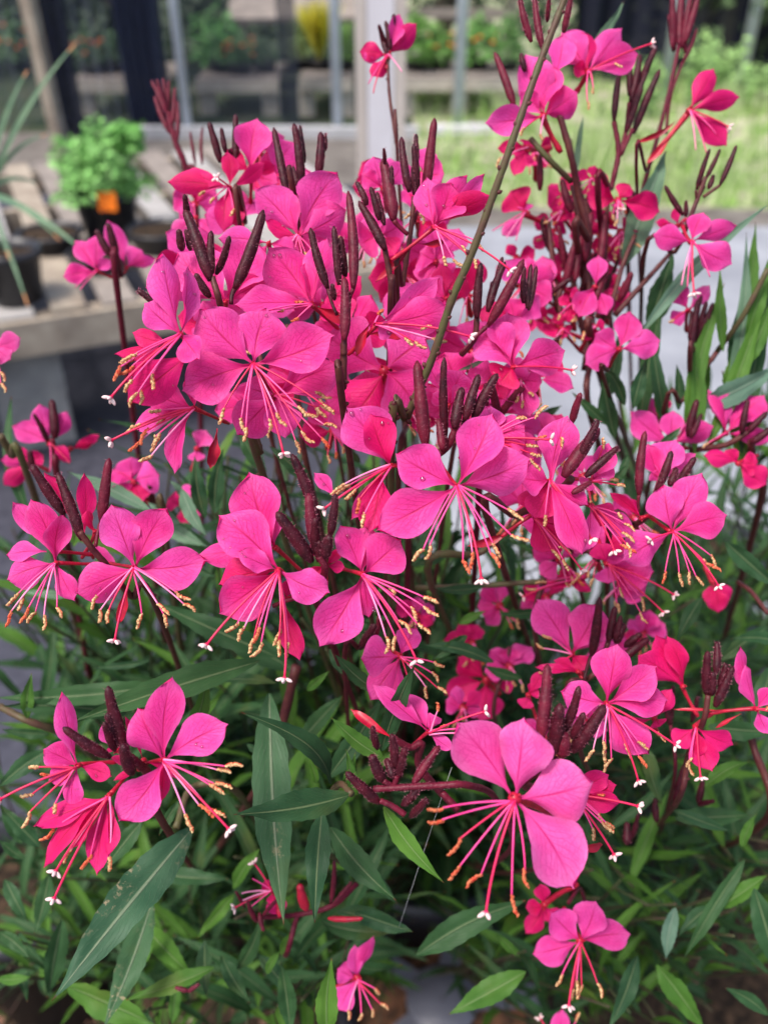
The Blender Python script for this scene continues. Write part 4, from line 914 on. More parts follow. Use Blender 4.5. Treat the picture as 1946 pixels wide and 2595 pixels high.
s.buds('L', .42, [(1160, 1150, 1100, 1420, 55), (1270, 1250, 1240, 1390, 50), (1340, 1375, 1240, 1400, 40), (985, 1355, 990, 1500, 50), (880, 1450, 840, 1600, 40), (810, 1500, 810, 1640, 60)])

# 15 lower left front head
s = Spray('lowest left flowering stem with stout velvety buds, raindrops and a hanging hot pink flower', jit(PA))
s.fl('M', .283, 985, 658, [(828, 342, 205, .0, 8), (1035, 152, 205, .0, 5), (1372, 440, 230, .0, -6), (712, 1025, 235, .1, 6), (965, 910, 90, -.2, 0, 'dp')],
     [(1475, 715), (1402, 745), (1368, 882), (1418, 872), (1158, 1132), (1288, 1052), (1335, 1058)], (1375, 1072), (830, 690, .015), wet=True)
s.fl('M', .290, 468, 692, [(372, 238, 115, .0, 25), (435, 950, 105, .1, 25), (258, 590, 150, .1, 20), (290, 780, 120, .15, 10), (672, 755, 100, -.1, 0, 'dp')],
     [(165, 700), (235, 772), (128, 918), (95, 1058), (300, 985)], (0, 892, .3), (700, 670, .01), wet=True)
s.fl('M', .287, 655, 870, [(200, 1055, 125, .1, 35, 'dp'), (258, 1305, 105, .1, 35, 'dp'), (430, 1190, 80, .2, 45, 'dp'), (582, 1352, 120, .15, 20, 'dp'), (655, 1245, 85, .25, 45, 'dp')],
     [(370, 1290), (192, 1165), (640, 1345), (525, 1380)], [(325, 1490, .2), (335, 1325, .2)], (800, 700, .01), m='dp', lift=.15)
s.buds('M', .280, [(648, 212, 765, 600, 92), (645, 370, 700, 580, 76), (378, 458, 665, 640, 76), (740, 560, 795, 740, 92), (625, 430, 690, 600, 60)])
s.stem('M', [(780, 640, .283), (830, 680, .288), (900, 760, .30), (960, 1000, .34)], .0018, 'cx', down=True)
s.fl('M', .292, 700, 600, [(622, 428, 100, 0, 0), (690, 560, 90, 0, 0, 'dp')], (), None, (800, 680, .0))
s.fl('M', .290, 860, 660, [(750, 390, 45, .1, 0, 'dp'), (660, 640, 50, 0, 0, 'dp'), (680, 780, 40, 0, 0, 'dp'), (1100, 770, 50, .0, 0, 'dp')], (), None, (830, 720, .0), m='dp')

# 16 lower centre bud cluster with side flower
s = Spray('low flowering stem lying sideways with knobbly maroon buds and one folded pink flower', jit(PB_))
s.buds('N', .298, [(655, 728, 860, 915, 78), (808, 622, 880, 785, 84), (895, 645, 940, 770, 60), (930, 498, 950, 700, 68), (1015, 580, 965, 770, 68), (1218, 570, 1060, 800, 68, 'br'), (1110, 805, 990, 930, 60), (1148, 890, 1040, 1000, 58), (815, 450, 845, 590, 52)])
s.stem('N', [(820, 830, .30), (1000, 820, .299), (1200, 810, .298), (1400, 810, .30), (1560, 900, .33), (1640, 1200, .40)], .0014, 'br', down=True, hair=300)
s.stem('N', [(860, 900, .30), (930, 930, .30), (1010, 985, .30)], .0012, 'br'); s.stem('N', [(880, 780, .299), (940, 810, .30), (960, 750, .299)], .0012, 'br'); s.stem('N', [(1330, 950, .30), (1230, 850, .30)], .0013, 'br')
s.fl('N', .318, 1155, 490, [(815, 200, 110, .1, 30), (1000, 250, 110, -.1, 25), (1160, 370, 110, 0), (1295, 595, 75, .1, 20)],
     [(1232, 300), (1480, 470), (1400, 500), (1290, 440)], (1490, 365), (1040, 590, .005), seps=[(680, 345, 62, 960, 540)])
s.stem('N', [(930, 520, .318), (1040, 580, .322), (1110, 560, .322), (1100, 700, .33), (1320, 950, .345)], .0016, 'cx')
s = Spray('pink flower with rounded hanging petals between the centre head and the low bud cluster', jit(PB_))
s.fl('I', .345, 1170, 1170, [(962, 1180, 200, 0, 5), (1010, 1400, 150, .1, 0), (1090, 1440, 130, .1, 0), (1260, 1020, 120, -.1)],
     [(1420, 1225), (1400, 1305), (1418, 1388), (1350, 1408), (1220, 1320)], None, (1040, 1100, .02))
s.buds('I', .35, [(1040, 1000, 960, 1130, 55)]); s.stem('I', [(1060, 960, .352), (1040, 1060, .355), (960, 1120, .36), (880, 1250, .38)], .0012, 'cx', down=True)
s.fl('V', .47, 1050, 1470, [(990, 1420, 60, 0, 0, 'dp'), (1110, 1450, 70, 0, 0, 'dp'), (1040, 1560, 70, 0, 0, 'dp'), (960, 1500, 50, 0)], (), None, (1080, 1500, .01), m='dp')

# 17 bottom small flowers
s = Spray('small flower low at bottom right of the grey tray, petals spread like a butterfly', jit(PC_ + V3((-.1, -.1, 0))))
s.fl('P', .40, 870, 642, [(742, 515, 120, 0, 0), (935, 472, 130, 0, 0), (1082, 612, 110, 0, 0), (668, 695, 110, 0, 0)], [(768, 848), (835, 900), (848, 880), (880, 905), (965, 898)], (822, 912), (800, 500, .02), fr=1.2)
s.fl('P', .42, 720, 490, [(640, 610, 70, 0, 0, 'dp'), (700, 400, 60, 0, 0, 'dp'), (740, 560, 110, 0, 0, 'dp'), (640, 500, 60, 0, 0, 'dp')], (), None, (860, 400, .01), m='dp')
s.stem('P', [(820, 480, .42), (870, 420, .44), (900, 520, .5)], .0012, 'cx', down=True)
s = Spray('small pink flower at the bottom edge in front of the grey plastic tray', jit(PB_))
s.fl('O', .42, 1502, 798, [(1492, 655, 62, 0, 15), (1572, 618, 52, .1, 25), (1418, 755, 85, 0, 0), (1425, 935, 90, .1, 10)], [(1452, 990), (1520, 985), (1580, 965), (1640, 950), (1610, 860)], None, (1400, 850, .01), fr=1.2)
s.stem('O', [(1400, 850, .43), (1340, 900, .46)], .0012, 'cx', down=True)
s.fl('P', .45, 780, 1100, [(795, 925, 70, 0, 0), (700, 1000, 60, 0)], [(880, 940)], (700, 965, .0), (700, 1200, .01))
s = Spray('half-faded red flowers and thin red buds low among the leaves, bottom left of centre', jit(PA + V3((.12, 0, 0))))
s.fl('O', .40, 1145, 425, [(1165, 480, 60, 0, 0, 'dp'), (1100, 400, 40, 0, 0, 'dp'), (1180, 530, 80, 0, 0, 'dp'), (1200, 390, 60, 0, 0, 'dp')], [(1062, 378), (1015, 440), (1020, 470), (1050, 500)], [(1068, 312, .1), (988, 500, .1)], (1180, 540, .0), m='dp', noanth=True)
s.buds('O', .395, [(990, 430, 1030, 500, 18), (1040, 470, 1080, 560, 26), (1190, 440, 1100, 540, 20), (1405, 300, 1390, 480, 26), (1480, 390, 1400, 490, 22), (1525, 545, 1380, 545, 28, 'cx'), (1110, 600, 1090, 520, 24), (1260, 400, 1290, 510, 50, 'cx'), (735, 835, 790, 850, 24), (840, 820, 790, 855, 22)], m='br')
s.stem('O', [(1100, 540, .40), (1250, 530, .41), (1400, 490, .41), (1500, 400, .42)], .0014, 'cx'); s.stem('O', [(1250, 530, .41), (1200, 700, .45)], .0015, 'cx', down=True)

# 18 the tall bare stem
s = Spray('thick bare olive green stem with knobby leaf scars crossing from the top edge diagonally down', jit(PB_), 'bare plant stem', name='bare_stem')
s.stem('V', [(1232, -60, .262), (1218, 0, .264), (1168, 130, .267), (1120, 265, .27), (1075, 395, .275), (1020, 545, .283), (975, 650, .29), (935, 770, .30), (880, 900, .315), (845, 1010, .335)], .00120, 'sg', .0020, down=True, nodes=30, hair=500)
s.buds('B', .275, [(615, -20, 665, 175, 34, 'br'), (678, -20, 712, 205, 36, 'br'), (740, -20, 730, 90, 24, 'br'), (832, -20, 800, 135, 34, 'br')])

# 19 right upper sprays
s = Spray('flowering stem at upper right with a pink flower partly behind the bare stem', jit(PD_))
s.fl('B', .40, 715, 485, [(640, 225, 150, 0), (858, 385, 130, 0, 0), (468, 515, 110, 0, 0), (750, 270, 120, -.1), (620, 380, 80, 0), (800, 140, 110, -.2, 0, None, 760, 330)], [(600, 570), (700, 600)], None, (790, 640, .01))
s.fl('B', .41, 905, 300, [(872, 130, 95, 0, 10, 'dp'), (1045, 115, 95, 0, 15), (1115, 225, 120, 0, 0), (790, 130, 130, -.1, 0), (840, 280, 60, 0, 0, 'dp')], [(1060, 262), (905, 465), (925, 400), (930, 330)], (1168, 182, .1), (850, 390, .01))
s.buds('B', .40, [(510, 218, 592, 445, 42, 'br'), (620, 220, 640, 300, 30)])
s.fl('B', .43, 650, 620, [(520, 622, 55, 0, 0), (590, 740, 60, 0, 20, 'dp'), (660, 590, 80, 0, 0, 'dp'), (620, 680, 90, 0, 0, 'dp')], [(490, 695)], None, (750, 620, .01), m='dp')
s.buds('B', .44, [(700, 640, 700, 800, 34, 'br')])
s.stem('B', [(780, 470, .405), (830, 650, .41), (860, 800, .42), (905, 1000, .43), (880, 1150, .45)], .0019, 'st', down=True)
s.stem('B', [(660, 580, .41), (740, 670, .41), (830, 760, .42)], .0016, 'sg')
s.fl('B', .44, 640, 895, [(575, 800, 130, 0, 0, 'dp'), (640, 850, 60, 0, 0), (540, 990, 60, 0, 0, 'lgt')], [(500, 970), (560, 1000), (600, 1010)], None, (740, 940, .01), noanth=True)
s.buds('E', .43, [(420, 360, 480, 560, 60), (490, 760, 430, 1020, 60), (600, 560, 560, 860, 60), (680, 560, 640, 900, 60), (400, 640, 440, 900, 40), (540, 700, 500, 980, 50)], m='br')
s = Spray('dense tangle of faded crimson flowers and dark stems behind the bare stem, right of centre', jit(PD_))
for q in [(600, 360, .44), (420, 560, .44), (560, 680, .45), (700, 760, .45), (480, 1120, .42), (620, 1250, .42), (640, 640, .46), (760, 1020, .45), (360, 960, .44), (420, 1260, .43), (250, 1180, .43)]:
    a0 = R_.uniform(0, 6); pp = []
    for i in range(4):
        a = a0 + i * 1.5 + R_.uniform(-.3, .3); l = R_.uniform(60, 120); pp.append((q[0] + math.cos(a) * l, q[1] + math.sin(a) * l, R_.uniform(40, 90), 0, R_.uniform(0, 50), 'dp'))
    s.fl('E', q[2], q[0], q[1], pp, [(q[0] + R_.uniform(-110, 110), q[1] + R_.uniform(20, 120)) for _ in range(3)], None, (520 + R_.uniform(-60, 60), q[1] + 150, .02), m='dp')
s.fl('E', .42, 620, 1010, [(640, 818, 110, 0, 0), (520, 1195, 140, 0, 0), (690, 1180, 110, 0, 0)], (), None, (660, 1120, .02))
s.fl('E', .44, 330, 1080, [(305, 820, 140, 0, 0), (280, 1000, 90, 0)], (), None, (420, 1150, .02))
for q in [((480, 400), (560, 800), (600, 1200)), ((700, 420), (680, 800), (640, 1200)), ((340, 600), (370, 900), (420, 1200)), ((520, 560), (480, 820), (380, 1120)), ((860, 700), (780, 900), (700, 1200)), ((1080, 800), (900, 1000), (740, 1180)), ((560, 480), (590, 700), (560, 1000))]:
    s.stem('E', [(x, y, .44) for x, y in q], .0013, 'st', .0018, down=False)
s.stem('E', [(600, 1200, .43), (640, 1500, .46)], .0022, 'st', down=True)
s.buds('E', .42, [(300, 1420, 420, 1300, 30), (480, 960, 340, 1060, 40), (700, 900, 620, 1100, 50, 'br'), (840, 920, 760, 1100, 60, 'br')])
s = Spray('upper right flowering stem with small tongue-like hot pink petals and dark forked buds', jit(PD_))
s.fl('B', .43, 1030, 840, [(895, 808, 100, 0, 0, 'dp'), (1078, 772, 70, 0, 0, 'dp'), (1205, 890, 105, 0, 0, 'dp'), (1030, 870, 50, 0)], [(1000, 930), (1060, 900), (1030, 960)], (1040, 880, .3), (1000, 940, .01))
s.buds('B', .43, [(1040, 275, 1012, 510, 34), (1075, 180, 1075, 400, 30), (1120, 225, 1080, 430, 38), (1190, 190, 1092, 410, 38), (1205, 290, 1092, 560, 40), (1130, 360, 1060, 560, 36), (1150, 300, 1080, 480, 30)])
s.stem('B', [(1012, 510, .43), (1030, 640, .432), (1000, 790, .435), (960, 1000, .45)], .0016, 'br', down=True); s.stem('B', [(1090, 540, .43), (1040, 650, .432)], .0012, 'br'); s.stem('B', [(1075, 430, .43), (1060, 560, .432), (1030, 660, .432)], .0012, 'br')
s = Spray('thin reddish stem with a tuft of closed buds cut by the top edge, upper right', jit(PD_), 'flower bud stem')
s.buds('B', .46, [(1258, -40, 1262, 215, 36), (1300, -60, 1285, 190, 40), (1340, -40, 1300, 200, 36), (1370, -30, 1310, 180, 36), (1360, 115, 1300, 265, 26), (1240, 60, 1255, 200, 24), (1320, 60, 1310, 220, 30)], m='br')
s.stem('B', [(1285, 190, .46), (1235, 420, .462), (1190, 590, .465), (1120, 840, .47), (1070, 1050, .49)], .0014, 'br', down=True); s.stem('B', [(1300, 260, .46), (1250, 400, .462), (1230, 560, .464)], .0010, 'br')
s = Spray('solitary side-on pink flower with long red sepals against the bright lawn, upper right', jit(PD_))
s.fl('B', .43, 1330, 465, [(1432, 285, 85, 0, 15, 'dp'), (1542, 405, 75, 0, 20, 'dp'), (1488, 612, 85, 0, 15, 'dp')], [(1400, 640), (1355, 630), (1440, 560)], (1492, 532, .1), (1190, 640, .005), seps=[(1105, 600, 26, 1290, 490), (1145, 690, 30, 1260, 560)], noanth=True)
s.stem('B', [(1190, 640, .435), (1150, 720, .44), (1110, 860, .45)], .0010, 'br', down=True)
s = Spray('small blurred pink flower and dark bud tuft before the white post', jit(PB_))
s.fl('B', .42, 60, 230, [(182, 95, 75, 0, 15, 'dp'), (112, 55, 62, 0, 20), (-60, 215, 70, 0, 10, 'dp'), (-10, 320, 60, 0, 10, 'dp'), (-50, 240, 50, 0)], [(0, 390), (120, 300), (-20, 350)], None, (55, 290, .0), noanth=True)
s.buds('B', .418, [(22, 100, 60, 200, 26), (50, 85, 70, 210, 28), (85, 55, 80, 200, 30), (30, 140, 60, 230, 26)])
s.stem('B', [(60, 230, .42), (68, 400, .42), (95, 600, .42), (110, 800, .41)], .0009, 'st', down=True, nodes=5)
s = Spray('far right blurred flower with five spread petals facing the camera below forked dark buds', jit(PD_))
s.fl('E', .40, 1200, 740, [(968, 695, 140, 0, 0), (1272, 560, 125, 0, 0), (1475, 640, 110, 0, 20), (1445, 875, 165, 0, 0)], [(1140, 1000), (1175, 1010), (1215, 1020), (1310, 950)], (1215, 1048), (1140, 620, .02), fr=1.1, noanth=True)
s.fl('E', .42, 1120, 640, [(985, 620, 50, 0, 20, 'dp'), (1100, 530, 50, 0, 0), (1010, 660, 60, 0, 0, 'dp')], (), None, (1170, 600, .01), m='dp')
s.buds('E', .41, [(1310, 180, 1230, 430, 38), (1372, 180, 1285, 360, 34), (1470, 158, 1370, 400, 40), (1330, 335, 1300, 420, 40), (1040, 400, 1150, 580, 42), (1165, 490, 1165, 590, 34), (1280, 400, 1240, 470, 30)], m='bd')
s.stem('E', [(1285, 350, .41), (1240, 470, .412), (1180, 620, .415), (1100, 800, .43), (900, 1000, .46)], .0013, 'st', down=True); s.stem('E', [(1370, 400, .41), (1270, 470, .412)], .0009, 'st'); s.stem('E', [(1225, 430, .41), (1230, 480, .412)], .0008, 'st')
s = Spray('blurred pink flower with two broad rounded petals beside the grey-green leaf, right of centre', jit(PD_))
s.fl('E', .41, 765, 1385, [(830, 1155, 150, 0, 0), (1015, 1330, 155, 0, 0), (560, 1480, 150, 0, 0), (620, 1290, 150, 0, 0)], (), None, (700, 1500, .02))
s.stem('E', [(700, 1500, .42), (720, 1700, .45)], .0013, down=True)
s.fl('E', .43, 1180, 1150, [(1100, 990, 110, 0, 0), (1310, 1000, 90, 0, 0, 'lgt'), (1080, 1230, 90, 0, 0)], [(1060, 1240)], None, (1170, 1280, .02))
s = Spray('closed dark bud tuft standing before the grey paving at the right', jit(PD_), 'flower bud stem')
s.buds('E', .43, [(1235, 1085, 1195, 1390, 46), (1292, 1095, 1225, 1370, 48), (1330, 1105, 1250, 1330, 44), (1260, 1060, 1220, 1250, 40), (1200, 1150, 1190, 1350, 36), (1290, 1200, 1220, 1350, 40)])
s.stem('E', [(1210, 1380, .43), (1190, 1600, .45)], .0015, down=True)

# 20 centre right background group
s = Spray('flowering stem behind the bare stem with long slanting red buds, wide pink flower', jit(PB_ + V3((.1, 0, 0))))
s.buds('D', .345, [(1230, 865, 1205, 1200, 66), (1375, 860, 1270, 1160, 60), (1300, 975, 1270, 1150, 42), (1485, 845, 1275, 1240, 76, 'br', 0, (1110, 1410)), (1360, 830, 1320, 1000, 40)])
s.buds('D', .352, [(1490, 885, 1485, 1110, 46), (1530, 872, 1505, 1140, 44), (1562, 885, 1515, 1150, 44)])
s.stem('D', [(1205, 1190, .347), (1190, 1320, .35), (1110, 1420, .355)], .0014)
s.fl('J', .350, 1185, 72, [(1000, -180, 260, 0), (1150, -260, 230, -.1), (1500, -30, 210, .05), (1100, 180, 200, 0, 0, 'dp')], (), (1540, 90, .0), (1150, 160, .02), wet=True)
s.fl('J', .362, 1230, 150, [(1360, 160, 140, 0), (1290, 370, 150, 0), (1100, 260, 170, 0), (1010, 200, 150, 0, 0, 'dp')], [(1240, 330), (1210, 290), (1300, 260)], None, (1180, 240, .02))
s.stem('J', [(1240, 190, .36), (1110, 350, .365), (1000, 500, .38)], .0020, 'br', down=True)
s.fl('D', .372, 1020, 1080, [(880, 1000, 150, 0), (990, 870, 120, 0, 0, 'dp'), (1150, 960, 130, 0, 0, 'dp'), (900, 1200, 190, 0)], (), None, (960, 1200, .02))
s.fl('D', .378, 800, 1150, [(700, 1000, 200, 0), (640, 1180, 180, 0), (780, 1320, 190, 0, 0, 'dp'), (940, 1120, 170, 0)], (), None, (800, 1300, .02))
s.fl('V', .365, 990, 840, [(960, 760, 100, 0), (1080, 820, 110, 0), (930, 900, 110, 0), (1060, 900, 100, 0, 0, 'dp')], (), None, (980, 930, .02))
s.fl('V', .372, 790, 860, [(740, 960, 100, 0), (700, 860, 110, 0), (870, 880, 110, 0), (860, 790, 100, 0, 0, 'dp')], (), None, (800, 960, .02))
s = Spray('low blurred magenta flowers behind the left pair, above the grey-green leaves', jit(PA))
s.fl('G', .44, 800, 760, [(670, 690, 180, 0), (790, 610, 150, 0), (860, 880, 150, 0, 0, 'dp'), (960, 720, 180, 0), (760, 830, 110, 0)], (), None, (900, 900, .01))
s.fl('G', .46, 1090, 900, [(1010, 860, 130, 0, 0, 'dp'), (1180, 800, 150, 0), (1210, 960, 150, 0), (1130, 1010, 110, 0, 0, 'dp')], (), None, (1100, 1000, .01))
s.fl('G', .46, 1180, 560, [(1240, 450, 120, 0, 0, 'lgt'), (1180, 640, 90, 0)], (), None, (1150, 700, .01))
s.stem('G', [(900, 880, .45), (950, 1000, .47)], .0014, down=True)

s = Spray('half-hidden pink flowers packed behind the upper left head and the tall bud group', jit(PB_))
filler(s, [(420, 560, .40, 85), (520, 480, .41, 80), (560, 640, .37, 90), (660, 560, .385, 90), (700, 660, .375, 95), (470, 700, .36, 80), (610, 420, .42, 80), (760, 720, .36, 95), (640, 820, .37, 85), (720, 930, .39, 80), (560, 330, .44, 70), (690, 460, .42, 75), (420, 440, .45, 60), (540, 880, .38, 70)], 11)
s.stem('V', [(620, 700, .41), (650, 900, .42), (680, 1080, .43)], .0016, 'st', down=True); s.stem('V', [(500, 560, .43), (560, 760, .43), (600, 1000, .44)], .0013, 'st', down=True)
s = Spray('half-hidden pink flowers packed behind the bare stem between the centre heads', jit(PB_))
filler(s, [(830, 400, .43, 75), (900, 470, .42, 85), (880, 600, .40, 90), (950, 560, .41, 80), (1010, 640, .40, 85), (900, 740, .375, 95), (1020, 760, .385, 90), (1110, 700, .40, 80), (860, 860, .375, 90), (960, 900, .38, 90), (1080, 900, .39, 85), (1160, 820, .40, 75), (1130, 620, .42, 70), (790, 520, .42, 80)], 12)
s.stem('V', [(900, 640, .41), (880, 900, .41), (860, 1100, .42)], .0016, 'st', down=True); s.stem('V', [(1040, 700, .42), (1000, 900, .42), (960, 1100, .43)], .0014, 'st', down=True)
s = Spray('shaded pink flowers crowded behind the right-hand heads, partly hidden by them', jit(PC_))
filler(s, [(1180, 960, .40, 75), (1130, 1090, .39, 75), (1200, 1120, .38, 75), (1260, 1030, .40, 70), (1290, 1200, .41, 75), (1210, 1210, .42, 65), (1370, 1120, .42, 65), (1340, 1260, .43, 60), (1430, 900, .46, 60), (1100, 1010, .40, 60)], 13)
s.stem('V', [(1230, 1000, .42), (1200, 1200, .43), (1160, 1400, .45)], .0016, 'st', down=True)
s = Spray('shaded crimson flowers deep in the plant between the right head and the pale lowest flower', jit(PC_))
filler(s, [(1080, 1310, .46, 55), (1180, 1290, .45, 55), (1020, 1390, .47, 55), (1100, 1440, .46, 60), (1330, 1430, .45, 60), (1390, 1370, .46, 55), (1000, 1530, .44, 50), (900, 1330, .44, 45), (1260, 1560, .42, 60), (1180, 1600, .42, 60)], 14)
s.stem('V', [(1100, 1400, .46), (1090, 1600, .5)], .0014, 'st', down=True)
s = Spray('dark crimson knot of spent flowers and stems beneath the upper right pink heads', jit(PD_))
for q in [(1150, 330), (1230, 420), (1190, 500), (1270, 480), (1240, 570), (1300, 560), (1180, 600), (1260, 650), (1330, 500), (1200, 690), (1310, 640), (1120, 560)]:
    a0 = R_.uniform(0, 6); x, y = q; x += R_.uniform(-15, 15)
    s.fl('V', R_.uniform(.44, .48), x, y, [(x + math.cos(a0 + i * 1.6) * R_.uniform(30, 55), y + math.sin(a0 + i * 1.6) * R_.uniform(30, 55), R_.uniform(18, 42), 0, R_.uniform(0, 50), R_.choice(['dp', 'dp', None])) for i in range(4)], [(x + R_.uniform(-50, 50), y + R_.uniform(10, 60)) for _ in range(4)], None, (x + R_.uniform(-15, 15), y + 60, .02), m='dp')
s.buds('V', .45, [(x, y, x + dx, y + 75, 17, 'bd') for x, y, dx in [(1240, 420, 12), (1275, 430, -6), (1170, 470, 20), (1300, 520, -20), (1215, 520, 10), (1265, 560, -8), (1190, 600, 15), (1320, 590, -25), (1235, 640, 5)]])
for q in [[(1230, 300), (1270, 500), (1280, 760)], [(1300, 400), (1290, 600), (1260, 800)], [(1170, 460), (1240, 620), (1270, 800)], [(1350, 520), (1310, 640), (1290, 800)]]: s.stem('V', [(x, y, .465) for x, y in q], .0013, 'st', .0016)
s.stem('V', [(1275, 760, .465), (1290, 950, .49)], .0020, 'st', down=True)
# spider thread
mb = MB(); mb.tube(bez(at('N', 1290, 700, .33), at('N', 1150, 1120, .35), at('N', 975, 1660, .38), 10), .00006, 4)
tag(mb.build('spider_thread', [mat('silk', (.7, .7, .72), .3)[0]]), 'single fine spider thread slanting down past the low bud cluster', 'spider thread')
# ------------------------------------------------------------------ leafy shoots
def shoot(label, base, stems=(), c='V', leaves=(), group='leafy shoots'):
    s = Spray(label, jit(base), 'leafy shoot', group, 'leafy_shoot')
    for q in stems: s.stem(q[0], q[1], q[2], q[3] if len(q) > 3 else 'sg', down=(len(q) > 4 and q[4]))
    for L in leaves: leaf(s, *L)
    return s
shoot('dark leafy shoot with two long wavy leaves lying across behind the lowest left flowers', PA, [('V', [(640, 1440, .42), (600, 1600, .44), (560, 1700, .47)], .0028, 'st', True)], leaves=[
    ('M', .36, 1560, 60, 430, 430, 165, 'lf', .03, 15, .03), ('M', .40, 1000, 200, -30, 280, 120, 'lf', .0, 10), ('M', .42, 1659, 190, 1250, 190, 60, 'lf'), ('M', .44, 900, 60, 560, 100, 40, 'lf'),
    ('M', .41, 760, 380, 1, 330, 110, 'lf', .02), ('V', .42, 600, 1420, 330, 1300, 50, 'lf'), ('V', .45, 640, 1450, 420, 1330, 55, 'lf')])
shoot('central leafy rosette with pale midribs, leaves hanging down beside the low bud cluster', PB_, [('N', [(690, 860, .335), (620, 800, .345), (560, 900, .37), (520, 1200, .42)], .0016, 'sg', True)], leaves=[
    ('N', .318, 670, 868, -20, 985, 178, 'lf', .02, 20, .04), ('N', .345, 572, 800, 25, 368, 120, 'lf', .03, 20, .16), ('N', .36, 195, 255, 282, 1650, 225, 'ls', .02, 5, .03),
    ('N', .34, 512, 950, 468, 1635, 140, 'lf', .02, 5, .0), ('N', .37, 560, 1060, 955, 1500, 210, 'lf', .02, 5), ('N', .318, 875, 640, 568, 400, 105, 'lb', .0, 10, .02), ('N', .312, 880, 935, 1245, 1395, 105, 'lb', .03, 10, .03),
    ('N', .325, 868, 600, 1072, 75, 110, 'lf', .02, 10, .0), ('N', .37, 545, 770, 870, 290, 130, 'lf', 0, 10), ('N', .335, 480, 800, 430, 635, 60, 'lb'), ('N', .34, 640, 820, 712, 615, 70, 'lb'), ('N', .335, 690, 880, 655, 590, 55, 'lb'),
    ('N', .38, 420, 240, 560, 120, 60, 'lb'), ('N', .42, 600, 1560, 1020, 1660, 130, 'lf'), ('N', .40, 60, 560, 160, 640, 80, 'lf'), ('N', .42, 370, 560, 640, 260, 140, 'lf'), ('N', .345, 850, 250, 590, 20, 130, 'lf', .0, 10)])
shoot('small bright leaves standing up on a thin twig at the left edge', PA, [('M', [(0, 335, .40), (170, 420, .395), (370, 495, .41), (520, 600, .45)], .0020, 'sg', True)], leaves=[
    ('M', .39, 165, 408, 190, 135, 125, 'lb', 0, 5, .0), ('M', .36, 1130, 530, 1240, 125, 100, 'lb', 0, 20), ('M', .38, 1220, 400, 1322, 268, 60, 'lb'), ('M', .40, 1659, 420, 1440, 365, 60, 'lf'), ('M', .42, 480, 500, 200, 640, 90, 'lf'),
    ('M', .42, 300, 500, 10, 470, 60, 'lf')])
shoot('big wavy leaf speckled with tan damage pointing down to the lower left corner', PA, [('V', [(380, 1790, .40), (420, 1700, .42), (520, 1720, .46)], .002, 'sg', True)], leaves=[
    ('V', .36, 415, 1790, 112, 2165, 88, 'ls', .04, 12, .05), ('O', .40, 640, 470, 435, 1010, 110, 'ls', .03, 5, .02), ('O', .43, 590, 560, 810, 790, 120, 'lb'), ('O', .42, 280, 830, 670, 1000, 110, 'lb', 0, 30),
    ('O', .40, 900, 750, 530, 890, 70, 'lb', 0, 20), ('O', .42, 205, 360, 145, 610, 100, 'lf', 0, 5), ('O', .43, 20, 380, 115, 560, 90, 'lf'), ('O', .42, -10, 600, 125, 715, 90, 'lf'), ('O', .44, -10, 800, 135, 790, 90, 'lb'),
    ('O', .38, 600, 130, 430, 350, 90, 'lf'), ('O', .44, 260, 550, 200, 880, 110, 'lf'), ('O', .42, 600, 740, 640, 560, 60, 'lb'), ('O', .38, 750, 50, 668, 195, 42, 'lf'), ('O', .45, 980, 420, 1095, 250, 60, 'lb'),
    ('O', .45, 650, 355, 960, 380, 70, 'lf'), ('O', .46, 985, 440, 830, 625, 50, 'lb'), ('O', .45, 90, 230, 0, 60, 60, 'lf'), ('M', .40, 300, 590, -20, 830, 120, 'lf'), ('M', .42, 150, 1250, -10, 1130, 90, 'lf'), ('M', .43, 240, 1180, 0, 930, 110, 'lf'), ('M', .45, 600, 560, 760, 900, 120, 'lf')])
